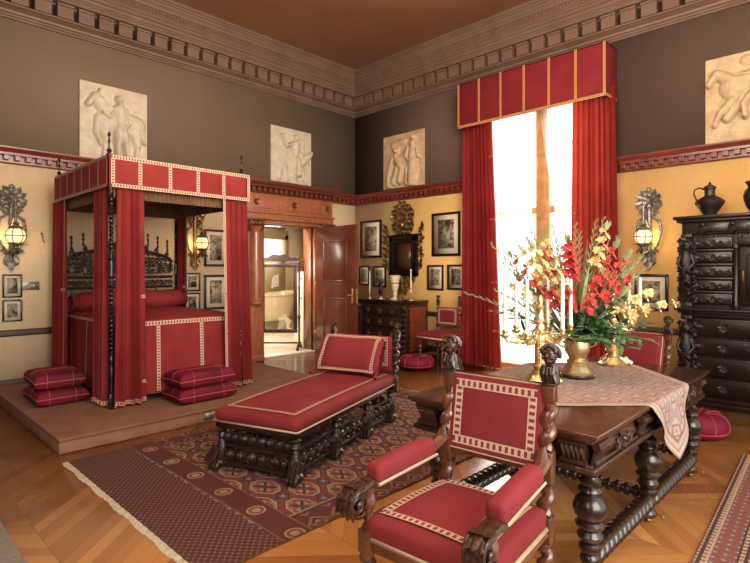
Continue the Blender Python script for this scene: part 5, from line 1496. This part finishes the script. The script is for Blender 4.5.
for sx, xa, xb in ((-1, x0 + .15, x0 + .53), (1, x1 - .53, x1 - .15)):
    for z0, z1 in ((1.205, 1.315), (1.368, 1.468), (1.528, 1.632), (1.69, 1.80), (1.855, 1.97)):
        m = MB(); m.bb(xa, xb, yf - .012, yf + .05, z0, z1 + .012, .012); m.bb(xa + .03, xb - .03, yf - .022, yf, z0 + .025, z1 - .012, .008); d = obj('drawer', m, KABP, t)
        m = MB(); zc = (z0 + z1)/2; xc = (xa + xb)/2
        m.tube([(xc - .08, yf - .018, zc), (xc + .08, yf - .018, zc)], .006, 5)
        for s_ in (-1, 1): m.scroll((xc + s_*.085, yf - .024, zc), (s_, 0, 0), (0, 0, 1), .035, 1.3, .009); m.leaf((xc + s_*.1, yf - .022, zc), (s_, 0, 0), (0, -1, 0), .08, .05, .1)
        obj('carving', m, KAB, d)
        mount_((xc, yf - .026, zc), .045, d)
        m = MB(); 
    for z in (1.342, 1.50, 1.662, 1.83): m = MB(); m.bb(xa - .02, xb + .02, yf - .03, yf + .02, z - .012, z + .012, .006); obj('moulding', m, KABP, t)
m = MB(); m.bb(x0 + .60, x1 - .60, yf - .015, yf + .05, 1.20, 1.86, .01); m.bb(x0 + .66, x1 - .66, yf - .03, yf, 1.27, 1.78, .012); dr = obj('door', m, KABP, t)
m = MB()
for k in range(6):
    for s_ in (-1, 1): m.scroll((s_*.07, yf - .035, 1.33 + k*.08), (s_, 0, 0), (0, 0, 1 if k % 2 else -1), .05, 1.4, .012)
m.sph((0, yf - .04, 1.55), (.05, .03, .07), 10, 7); obj('carving', m, KAB, dr)
m = MB(); m.bb(x0 + .625, x0 + .64, yf - .02, yf - .012, 1.47, 1.59, .003); obj('escutcheon', m, BRONZE, dr)
m = MB(); m.bb(x0 + .58, x1 - .58, yf - .05, yf + .02, 1.88, 1.965, .012); obj('door_head', m, KABP, t)
def caryatid(x, z0, z1, name='carved_pilaster'):
    m = MB(); H_ = z1 - z0; y = yf - .01
    m.bb(x - .06, x + .06, y - .035, y + .06, z0, z0 + .06, .01); m.bb(x - .06, x + .06, y - .035, y + .06, z1 - .05, z1, .01)
    m.tube([(x, y, z0 + .06), (x, y - .02, z0 + H_*.3), (x, y - .035, z0 + H_*.55), (x, y - .03, z0 + H_*.72), (x, y - .03, z0 + H_*.78)], [.04, .05, .06, .06, .03], 10)
    m.sph((x, y - .04, z0 + H_*.84), (.05, .05, .065), 10, 8); m.tube([(x, y - .088, z0 + H_*.855), (x, y - .105, z0 + H_*.835), (x, y - .09, z0 + H_*.825)], [.008, .014, .008], 6)
    for k in range(7): a = PI*k/6; m.sph((x + .055*cos(a), y - .03, z0 + H_*.855 + .045*sin(a)), .024, 6, 5)
    for s_ in (-1, 1):
        m.tube([(x + s_*.05, y - .03, z0 + H_*.72), (x + s_*.085, y - .05, z0 + H_*.6), (x + s_*.03, y - .085, z0 + H_*.52)], [.024, .02, .018], 7)
        for k in range(13):
            z = z0 + .07 + (H_*.88)*k/13; m.scroll((x + s_*.066, y - .005, z), (s_, 0, 0), (0, 0, 1 if k % 2 else -1), .030, 1.3, .012); m.leaf((x + s_*.045, y - .03, z), (s_*.5, -.2, .9), (0, -1, 0), .06, .04, .25); m.sph((x + s_*.03, y - .055, z + .02), .012, 6, 5)
    for k in range(6): m.leaf((x, y - .05, z0 + .08 + H_*.075*k), (.25*(-1)**k, -.35, 1), (0, -1, .2), .12, .09, .25)
    obj(name, m, KAB, t)
for xx in (x0 + .075, x1 - .075): caryatid(xx, 1.15, 2.03); caryatid(xx, .11, 1.06)
for xx in (x0 + .565, x1 - .565):
    m = MB(); m.lathe([(.03, 1.16), (.035, 1.19), (.024, 1.21), (.028, 1.5), (.022, 1.83), (.035, 1.85), (.03, 1.88)], (xx, yf - .02, 0), 12); obj('column', m, KABP, t)
for z0, z1 in ((.145, .34), (.375, .58), (.615, .80), (.835, 1.035)):
    m = MB(); m.bb(x0 + .16, x1 - .16, yf - .012, yf + .05, z0, z1, .012); m.bb(x0 + .20, x1 - .20, yf - .022, yf, z0 + .03, z1 - .03, .01); d = obj('wide_drawer', m, KABP, t)
    for xx in (-.375, .375):
        mount_((xx, yf - .026, (z0 + z1)/2), .06, d)
        m = MB()
        m.tube([(xx - .12, yf - .018, (z0 + z1)/2), (xx + .12, yf - .018, (z0 + z1)/2)], .006, 5)
        for s_ in (-1, 1): m.leaf((xx + s_*.16, yf - .022, (z0 + z1)/2), (s_, 0, 0), (0, -1, 0), .12, .06, .1)
        obj('carving', m, KAB, d)
def ewer(label, c, s, handle_dir):
    t = thing('ewer', label, 'jug', c)
    m = MB(); m.lathe([(r*s, z*s) for r, z in [(.085, 0), (.09, .012), (.07, .025), (.08, .05), (.115, .10), (.15, .15), (.157, .175), (.145, .20), (.09, .235), (.06, .25), (.055, .27), (.058, .33), (.066, .345)]], (0, 0, 0), 24); obj('body', m, IRON, t)
    m = MB(); m.lathe([(r*s, z*s) for r, z in [(.068, .345), (.068, .355), (.045, .375), (.015, .385), (.012, .395), (.02, .405), (.004, .42)]], (0, 0, 0), 20); obj('lid', m, IRON, t)
    m = MB(); h = handle_dir; m.tube([(h*.06*s, 0, .335*s), (h*.11*s, 0, .36*s), (h*.16*s, 0, .34*s), (h*.17*s, 0, .29*s), (h*.15*s, 0, .24*s), (h*.135*s, 0, .20*s)], .010*s, 8); obj('handle', m, IRON, t)
ewer('black lidded ewer with loop handle on the left of the cabinet top', (6.565, -.36, 2.24), 1.0, -1)
t = thing('tall_jug', 'black flared jug on the cabinet top, cut off at the right edge', 'jug', (7.01, -.36, 2.24))
m = MB(); m.lathe([(.06, 0), (.065, .012), (.05, .03), (.085, .09), (.11, .16), (.115, .22), (.10, .27), (.07, .31), (.075, .34), (.10, .375), (.095, .378), (.066, .34)], (0, 0, 0), 22); obj('body', m, IRON, t)
m = MB(); m.tube([(.07, 0, .34), (.13, 0, .35), (.16, 0, .29), (.14, 0, .22), (.105, 0, .2)], .010, 8); obj('handle', m, IRON, t)

# ------------------------------------------------------------------ bathroom things
t = thing('cheval_glass', 'tall dark cheval glass standing in the bathroom doorway', 'mirror', (-.60, -1.525, .012), math.radians(134.19 - 90))
cw = .40   # half width
for sx in (-1, 1):
    m = MB(); x = sx*cw
    m.lathe([(.022, .10), (.03, .13), (.018, .17), (.022, .6), (.03, .63), (.03, .66), (.018, .7), (.02, 1.2), (.028, 1.23), (.018, 1.27), (.02, 1.70), (.03, 1.74), (.014, 1.79), (.024, 1.83), (.004, 1.87)], (x, 0, 0), 10); obj('post', m, TABLEC, t)
    m = MB(); m.tube([(x, -.22, .05), (x, -.16, .075), (x, -.06, .12), (x, .06, .12), (x, .16, .075), (x, .22, .05)], [.025, .026, .035, .035, .026, .025], 8); m.sph((x, -.22, .028), .034, 8, 6); m.sph((x, .22, .028), .034, 8, 6); obj('foot', m, TABLEC, t)
    for z in (1.02, 1.42):
        m = MB(); m.sph((x + sx*.045, 0, z), .02, 8, 6); m.tube([(x, 0, z), (x + sx*.045, 0, z)], .008, 6); obj('knob', m, BRASSD, t)
m = MB(); m.tube([(-cw, 0, .13), (cw, 0, .13)], .018, 8); obj('cross_rail', m, TABLEC, t)
m = MB()
for (a, b, c, d) in ((-cw + .035, cw - .035, 1.645, 1.72), (-cw + .035, cw - .035, .33, .405), (-cw + .035, -cw + .11, .33, 1.72), (cw - .11, cw - .035, .33, 1.72)): m.bb(a, b, -.02, .02, c, d, .006)
obj('frame', m, TABLEC, t)
m = MB(); m.bb(-cw + .10, cw - .10, -.003, .003, .39, 1.66); obj('glass', m, CHEVALG, t)
m = MB(); pts = [(-cw - .0, 1.77), (cw, 1.77), (cw, 1.80)] + [(cw - 2*cw*k/24, 1.81 + .09*max(0, sin(PI*k/24))**1.5 + .015*sin(PI*k/24*7)) for k in range(25)] + [(-cw, 1.80)]
m.prism(pts, -.015, .015, 'Y'); obj('crest', m, TABLEC, t)
t = thing('bathtub', 'white claw-footed bathtub on the pale bathroom floor', 'bathtub', (-3.3, -.10, .012), 0)
m = MB(); LXt, LYt, Ht = .42, .95, .95
def tubf(k):
    def fn(u, v):
        a = 2*PI*u; q = v
        sc = (.70 + .30*q**.6) * k; pw = .55
        cx_ = abs(cos(a))**pw*(1 if cos(a) > 0 else -1); sy_ = abs(sin(a))**pw*(1 if sin(a) > 0 else -1)
        z = .30 + (Ht - .30)*q + (.10*max(0, sin(a))**2*q*.6)
        return (LXt*sc*cx_, LYt*sc*sy_, z)
    return fn
m.grid(tubf(1.0), 40, 10, True); m.grid(tubf(.93), 40, 10, True)
m.tube([tubf(.98)(k/40, 1.0) for k in range(41)], .035, 8)
m.poly([tubf(1.0)(k/40, 0) for k in range(40)]); obj('basin', m, WHITE, t)
for sx in (-1, 1):
    for sy in (-1, 1):
        m = MB(); x, y = sx*.26, sy*.52; m.tube([(x, y, .34), (x + sx*.06, y + sy*.05, .25), (x + sx*.04, y + sy*.03, .12), (x + sx*.07, y + sy*.06, .04)], [.07, .08, .05, .06], 8); m.sph((x + sx*.075, y + sy*.065, .045), (.07, .07, .045), 8, 6); obj('foot', m, WHITE, t)
t = thing('bath_taps', 'small brass shower fittings on the bathroom wall above the tub', 'taps', (-4.2, .2, 1.2)) if False else None
m = MB(); m.bb(-1.6, -1.0, -.42, -.28, .012, 1.56, .01); 
t = thing('bathroom_cupboard', 'narrow white cupboard right of the cheval glass', 'cupboard', (-1.1, -.45, .012))
m = MB(); m.bb(-.25, .25, -.15, .15, 0, 1.55, .01); obj('carcass', m, WHITE, t)
m = MB(); m.bb(.245, .265, -.12, .12, .55, 1.50, .008); obj('door', m, WHITE, t)
m = MB(); m.bb(.245, .262, -.12, .12, .08, .50, .008); obj('lower_door', m, plain('grey panel', '#a39a8a', None, .5), t)
m = MB(); m.sph((.275, -.09, 1.0), .016, 8, 6); obj('knob', m, BRASSD, t)
# ------------------------------------------------------------------ candelabra
RV, FV = Vector((.717, .697, 0)), Vector((-.697, .717, 0))     # plan directions across and away, only used to spread arms
def candelabrum(label, c, arms, s, clabel, group):
    t = thing('candelabrum', label, 'candelabrum', c)
    m = MB()
    for k in range(3):
        a = k*2*PI/3 + .5; d = Vector((cos(a), sin(a), 0)); m.tube([d*.05 + Vector((0, 0, .05)), d*.10 + Vector((0, 0, .035)), d*.135 + Vector((0, 0, .012))], [.02, .018, .024], 8)
        m.scroll(d*.10 + Vector((0, 0, .045)), d, (0, 0, 1), .03, 1.2, .008)
    m.lathe([(.11, 0), (.112, .012), (.09, .02), (.075, .04), (.05, .06), (.055, .075), (.038, .09), (.05, .105), (.06, .12), (.04, .135)], (0, 0, 0), 20); obj('base', m, BRASS, t)
    m = MB(); n1, n2 = 14, 40
    m.grid(lambda u, v: ((.036 + .0035*sin(2*PI*(u*7 + v*9))*sin(2*PI*(u*7 - v*9)))*cos(2*PI*u), (.036 + .0035*sin(2*PI*(u*7 + v*9))*sin(2*PI*(u*7 - v*9)))*sin(2*PI*u), .135 + .20*v), 42, n2, True)
    m.lathe([(.04, .335), (.05, .345), (.052, .36), (.035, .37), (.03, .40), (.045, .42), (.03, .44), (.022, .50), (.03, .52), (.018, .54), (.022, .57), (.008, .60)], (0, 0, 0), 16); obj('column', m, BRASS, t)
    for i, (lat, dep, zc) in enumerate(arms):
        e = RV*lat + FV*dep; L = e.length; d = e.normalized()
        m = MB(); z = zc
        m.tube([d*.025 + Vector((0, 0, .36)), d*(L*.3) + Vector((0, 0, .30)), d*(L*.65) + Vector((0, 0, .275)), d*(L*.95) + Vector((0, 0, z - .055)), d*L + Vector((0, 0, z - .03))], [.009, .008, .008, .008, .009], 8)
        m.scroll(d*(L*.45) + Vector((0, 0, .335)), d, (0, 0, 1), .035, 1.3, .006); m.leaf(d*(L*.6) + Vector((0, 0, .28)), d + Vector((0, 0, .6)), d.cross(Vector((0, 0, 1))), .07, .04, .3)
        m.leaf(d*(L*.35) + Vector((0, 0, .30)), d - Vector((0, 0, .8)), d.cross(Vector((0, 0, 1))), .06, .035, .3)
        a_ = obj('arm', m, BRASS, t)
        m = MB(); m.M = Matrix.Translation(d*L + Vector((0, 0, z)))
        m.lathe([(.010, -.035), (.02, -.03), (.032, -.018), (.034, -.012), (.018, -.008), (.017, .0), (.022, .012), (.020, .022), (.013, .022)], (0, 0, 0), 14); obj('cup', m, BRASS, a_)
        hc = arms_h[i % len(arms_h)]
        w_ = thing('candle', clabel[i], 'candle', Vector(c) + d*L + Vector((0, 0, z + .012)), 0, group)
        m = MB(); m.lathe([(.0135, 0), (.013, hc*.5), (.012, hc - .006), (.006, hc)], (0, 0, 0), 12); obj('wax', m, CANDLE, w_)
        m = MB(); m.tube([(0, 0, hc - .002), (.001, 0, hc + .010)], .0015, 5); obj('wick', m, BLACK, w_)
TT = TZ + .007
arms_h = [.385, .33, .37, .30, .36, .325]
candelabrum('brass six-armed candelabrum standing left of the flowers on the table', (6.36, -4.30, TT), [(-.255, -.05, .345), (-.139, .10, .36), (-.126, -.12, .33), (.093, .13, .385), (.117, -.10, .36), (.216, .02, .375)], 1, ['white candle in the left candelabrum, ' + q for q in ('leftmost of six', 'second from the left', 'third from the left', 'third from the right', 'second from the right', 'rightmost, nearest the urn')], 'candles in the left candelabrum')
arms_h = [.26, .24, .24, .25, .24, .25]
candelabrum('brass candelabrum standing right of the flowers, half hidden by blooms', (6.465, -3.24, TT), [(.157, .05, .40), (.197, -.05, .46), (-.08, .16, .40), (-.19, .02, .39), (-.12, -.14, .38), (.03, .19, .40)], 1, ['white candle in the right candelabrum, ' + q for q in ('just left of its rightmost candle', 'rightmost and highest', 'at the back behind the blooms', 'on its left arm among the blooms', 'at the front left behind leaves', 'farthest back')], 'candles in the right candelabrum')
# ------------------------------------------------------------------ urn of gladioli
UC = Vector((6.46, -3.93, TT))
t = thing('flower_urn', 'brass footed urn holding the tall flowers on the table', 'urn', UC); t.scale = (.88, .88, 1)
m = MB(); m.lathe([(.135, 0), (.137, .014), (.12, .024), (.0, .026)], (0, 0, 0), 24); obj('stand', m, EBONYP, t)
m = MB(); m.lathe([(.122, .024), (.126, .04), (.112, .055), (.095, .08), (.078, .10), (.086, .112), (.086, .12), (.066, .13), (.074, .15), (.095, .185), (.10, .225), (.095, .26), (.08, .275), (.088, .29), (.108, .31), (.10, .312), (.075, .285)], (0, 0, 0), 28); obj('bowl', m, BRASS, t)
for s_ in (-1, 1):
    d = RV*s_; m = MB(); m.tube([d*.09 + Vector((0, 0, .21)), d*.15 + Vector((0, 0, .23)), d*.155 + Vector((0, 0, .27)), d*.10 + Vector((0, 0, .29))], .008, 8); obj('handle', m, BRASS, t)
MOUTH = Vector((0, 0, .30))
rndf = random.Random(11)
def stem_curve(lat, up, dep, sagk=.0):
    e = RV*lat + FV*dep + Vector((0, 0, up - TT)); b = MOUTH + (RV*lat + FV*dep)*.10 - Vector((0, 0, .06))
    mid = b.lerp(e, .5) + Vector((0, 0, .05 + sagk)) - (RV*lat + FV*dep)*.10
    return lambda q: b*(1-q)**2 + mid*2*q*(1-q) + e*q*q
def floret(m, c, d, s):
    d = Vector(d).normalized(); a = d.orthogonal().normalized(); b = d.cross(a)
    for k in range(6):
        an = k*PI/3 + rndf.random()*.5; o = a*cos(an) + b*sin(an)
        r = s*(1 if k % 2 else .85); 
        sd = d.cross(o).normalized()
        pts = []
        def fn(u, v, o=o, sd=sd, r=r):
            x = (u - .5)*2; wv = sin(PI*min(1, v*.85 + .08))**.7
            ru = .10*r*sin(u*11 + v*5)*v
            return c + d*(r*(.15 + .75*v - .42*v*v) + ru) + o*(r*(.08 + .80*v*v*.9 + .12*v)) + sd*(x*wv*r*.42)
        m.grid(fn, 3, 4)
CNT = {}
ORD = 'first second third fourth fifth sixth seventh eighth ninth tenth eleventh twelfth thirteenth fourteenth fifteenth'.split()
def gladiolus(label, group, lat, up, dep, mat, b0, b1, n, s, sag=0):
    c = stem_curve(lat, up, dep, sag)
    t = thing('gladiolus', label, 'flower', UC, 0, group)
    m = MB(); m.tube([c(q/12) for q in range(13)], [.006*(1 - .6*q/12) for q in range(13)], 6); obj('stem', m, STEMG, t)
    m = MB()
    side = FV*-1
    for i in range(n):
        q = b0 + (b1 - b0)*i/(max(1, n - 1)); p = c(q); tan = (c(min(1, q + .02)) - c(q - .02)).normalized()
        a = -.9 if i % 2 else .9
        out = (side*cos(a) + RV*sin(a) + Vector((0, 0, .45)) + tan*.3 + Vector((rndf.uniform(-.25, .25), rndf.uniform(-.25, .25), rndf.uniform(-.1, .2)))).normalized()
        floret(m, p + out*.012, out, s*(1.05 - .35*i/n))
    obj('blooms', m, mat, t)
    m = MB(); nb = 9
    for i in range(nb):
        q = b1 + (1.0 - b1)*(i + .6)/nb; p = c(min(1, q)); tan = (c(min(1, q)) - c(q - .03)).normalized(); sd = RV*(1 if i % 2 else -1)
        d = (tan*1.2 + sd*.5 - FV*.25).normalized(); L = .06*(1.1 - .6*i/nb)
        m.tube([p, p + d*L*.5, p + d*L], [.003, .0055*(1.1 - .5*i/nb), .0015], 6)
    obj('buds', m, SAGE, t)
REDL = 'red gladiolus spike in the brass urn, %s red one from the left'; YELL = 'cream yellow gladiolus spike in the urn, %s yellow one from the left'; CORL = 'coral gladiolus spike in the brass urn, %s coral one from the left'; BUDL = 'unopened grey green flower spike in the urn, %s such from the left'; LVL = 'dark green leafy spray round the urn mouth'
def rank(lab, a, lst):
    i = sorted(lst).index(a); return lab % ORD[i]
REDS = ((-.11, 1.84, -.10, .56, .90, 9, .066), (-.16, 1.48, -.20, .55, .9, 5, .05), (-.25, 1.76, .05, .45, .9, 8, .062), (.24, 1.56, -.2, .55, .92, 5, .05), (-.30, 1.50, -.15, .5, .92, 6, .055), (.11, 1.60, -.16, .50, .90, 7, .05), (.0, 1.42, -.26, .6, .95, 4, .048), (.36, 1.55, -.10, .5, .92, 6, .055))
for a in REDS:
    gladiolus(rank(REDL, a, REDS), 'red gladioli', *a[:3], GLADR, *a[3:])
CORS = ((.31, 1.82, .02, .48, .86, 8, .058), (.43, 1.74, .08, .5, .85, 7, .055), (-.50, 1.72, .0, .55, .93, 7, .045), (-.40, 1.55, .12, .55, .93, 6, .05), (.30, 1.58, .2, .5, .9, 6, .055))
for a in CORS:
    gladiolus(rank(CORL, a, CORS), 'coral gladioli', *a[:3], GLADO, *a[3:])
YELS = ((-.24, 1.90, .08, .50, .84, 8, .062), (-.36, 1.84, .02, .48, .86, 8, .058), (-.44, 1.78, -.05, .5, .88, 8, .055), (.20, 1.93, -.05, .60, .92, 8, .055), (.42, 1.44, -.22, .55, .96, 6, .06), (.62, 1.36, -.12, .52, .98, 7, .055), (-.22, 1.64, -.12, .5, .92, 6, .055), (-.46, 1.48, .05, .5, .95, 6, .05))
for a in YELS:
    gladiolus(rank(YELL, a, YELS), 'yellow gladioli', *a[:3], GLADY, *a[3:])
def budspike(lat, up, dep, n=16, drop=0):
    c = stem_curve(lat, up, dep, drop); t = thing('flower_spike', rank(BUDL, (lat, up, dep), BUDS), 'flower', UC, 0, 'green flower spikes')
    m = MB(); m.tube([c(q/12) for q in range(13)], [.0055*(1 - .6*q/12) for q in range(13)], 6); obj('stem', m, STEMG, t)
    m = MB()
    for i in range(n):
        q = .45 + .55*i/n; p = c(q); tan = (c(min(1, q + .02)) - c(q - .02)).normalized(); sd = (RV*(1 if i % 2 else -1)*.6 - FV*.3)
        d = (tan*1.3 + sd).normalized(); L = .075*(1.1 - .65*i/n); m.tube([p, p + d*L*.5, p + d*L], [.003, .006*(1.1 - .5*i/n), .0015], 6)
    obj('buds', m, SAGE, t)
BUDS = ((-.15, 1.96, .10), (.01, 1.95, .06), (.24, 2.00, .10), (.36, 1.87, .12), (-.30, 1.92, .15), (-.62, 1.80, .08), (-.80, 1.43, .15), (-.62, 1.46, -.05), (.56, 1.62, .10), (.10, 1.90, .20), (.48, 1.74, -.05), (.13, 1.97, -.02), (-.52, 1.66, .12), (.33, 1.68, -.20))
for a in BUDS: budspike(*a)
def spray(lat, up, dep, n, L, wd, mat):
    c = stem_curve(lat, up, dep, .04); t = thing('leaf_spray', LVL, 'foliage', UC, 0, 'leafy sprays')
    m = MB(); m.tube([c(q/8) for q in range(9)], .0035, 5); obj('stem', m, STEMG, t)
    m = MB()
    for i in range(n):
        q = .25 + .75*i/n; p = c(q); tan = (c(min(1, q + .02)) - c(q - .02)).normalized(); s_ = 1 if i % 2 else -1
        d = (tan*.7 + (RV*s_*.8 + FV*rndf.uniform(-.6, .3)) + Vector((0, 0, rndf.uniform(-.3, .5)))).normalized()
        m.leaf(p, d, (rndf.uniform(-.4, .4), rndf.uniform(-.4, .4), 1), L*rndf.uniform(.7, 1.1), L*wd, -.25)
    obj('leaves', m, mat, t)
for i in range(26):
    a = rndf.uniform(-PI, PI); r = rndf.uniform(.10, .34); spray(r*cos(a)*1.0 + .06, rndf.uniform(1.10, 1.42), -abs(r*sin(a))*.9 if i % 3 else r*.5, 14, rndf.uniform(.08, .13), .28 if i % 2 else .42, DARKG if i % 3 else STEMG)
for a in ((.30, 1.12, -.25), (.36, 1.20, -.10), (.22, 1.08, -.30), (-.2, 1.14, -.25), (.48, 1.22, -.05), (-.48, 1.25, .0), (-.62, 1.30, .10), (.5, 1.10, -.12)): spray(*a, 16, .10, .34, DARKG)

# long sword leaves among the stems
for a in ((-.30, 1.72, .1), (-.12, 1.80, .12), (.12, 1.84, .1), (.27, 1.86, .05), (.40, 1.66, .05), (-.45, 1.58, .05), (.02, 1.66, -.18), (.22, 1.62, -.15), (-.2, 1.55, -.15), (.50, 1.52, .1), (-.56, 1.5, .1), (.33, 1.5, -.2)):
    c = stem_curve(*a); t = thing('sword_leaf', 'long narrow grey green blade leaf standing among the gladioli', 'foliage', UC, 0, 'sword leaves')
    m = MB(); sdv = (RV*rndf.uniform(.6, 1) + FV*rndf.uniform(-.6, .6)).normalized()
    m.grid(lambda u, v: c(v) + sdv*((u - .5)*.034*(1 - v**3)), 2, 14); obj('blade', m, SAGE, t)
# ------------------------------------------------------------------ camera, world, lamps
cam = bpy.data.cameras.new('camera'); co = bpy.data.objects.new('camera', cam); COL.objects.link(co); SC.camera = co
co.location = (8.038, -7.657, 1.6); co.rotation_euler = (PI/2, 0, math.radians(44.19))
cam.sensor_width = 36; cam.lens = 520/750*36; cam.shift_y = -11.5/750; cam.clip_start = .05; cam.clip_end = 100
w = bpy.data.worlds.new('sky'); SC.world = w; w.use_nodes = True
bg = w.node_tree.nodes['Background']; bg.inputs[0].default_value = (1.0, .95, .86, 1); bg.inputs[1].default_value = 1.9
def area(name, loc, target, size, energy, color, sy=None):
    l = bpy.data.lights.new(name, 'AREA'); l.shape = 'RECTANGLE'; l.size = size; l.size_y = sy or size; l.energy = energy; l.color = color
    o = bpy.data.objects.new(name, l); COL.objects.link(o); o.location = loc
    o.rotation_euler = (Vector(target) - Vector(loc)).to_track_quat('-Z', 'Y').to_euler(); return o
area('daylight_right', (10.3, -6.2, 2.7), (2.5, -4.2, 1.3), 3.2, 300, (1.0, .94, .84), 3.4)
area('daylight_rear', (6.5, -9.3, 3.2), (3.5, -3.0, 1.2), 3.0, 130, (1.0, .93, .83), 2.5)
area('window_daylight', (4.18, 1.6, 2.6), (4.3, -1, 1.8), 2.4, 420, (1.0, .95, .86), 4.2)
area('bathroom_fill', (-1.0, -2.6, 2.7), (-3.6, .5, .8), 1.6, 230, (1, .92, .8))  # added lamp, out of view, that brightens the bathroom and tub
area('bathroom_window_light', (-6.5, 1.95, 2.3), (-3, 0, .5), 1.2, 60, (1, .95, .88), .7)
area('ceiling_fill', (6.6, -5.2, 3.6), (4.6, -3.4, 5.6), 3.2, 420, (1, .86, .70))  # added unseen uplight that lifts the dark ceiling
SC.view_settings.view_transform = 'Standard'; SC.view_settings.look = 'None'; SC.view_settings.exposure = 0; SC.view_settings.gamma = 1

# repeats that stand apart still belong together
GROUPS = {'floor_cushion': 'velvet floor cushions on the dais', 'bed_curtain': 'red curtains of the four-poster bed', 'framed_engraving': 'black framed engravings on the walls', 'wall_lamp': 'globe wall lamps',
          'relief_panel': 'stone relief panels above the picture rail', 'armchair': 'red armchairs at the long table', 'window_curtain': 'red curtains at the tall window', 'sheer_curtain': 'sheer curtains at the tall window',
          'hassock': 'round velvet hassocks', 'candlestick': 'brass candlesticks on the chest of drawers', 'candle': 'candles on the chest of drawers', 'candelabrum': 'brass candelabra on the long table'}
for o in SC.objects:
    b = o.name.split('.')[0]
    if o.parent is None and b in GROUPS and 'group' not in o and 'label' in o: o['group'] = GROUPS[b]
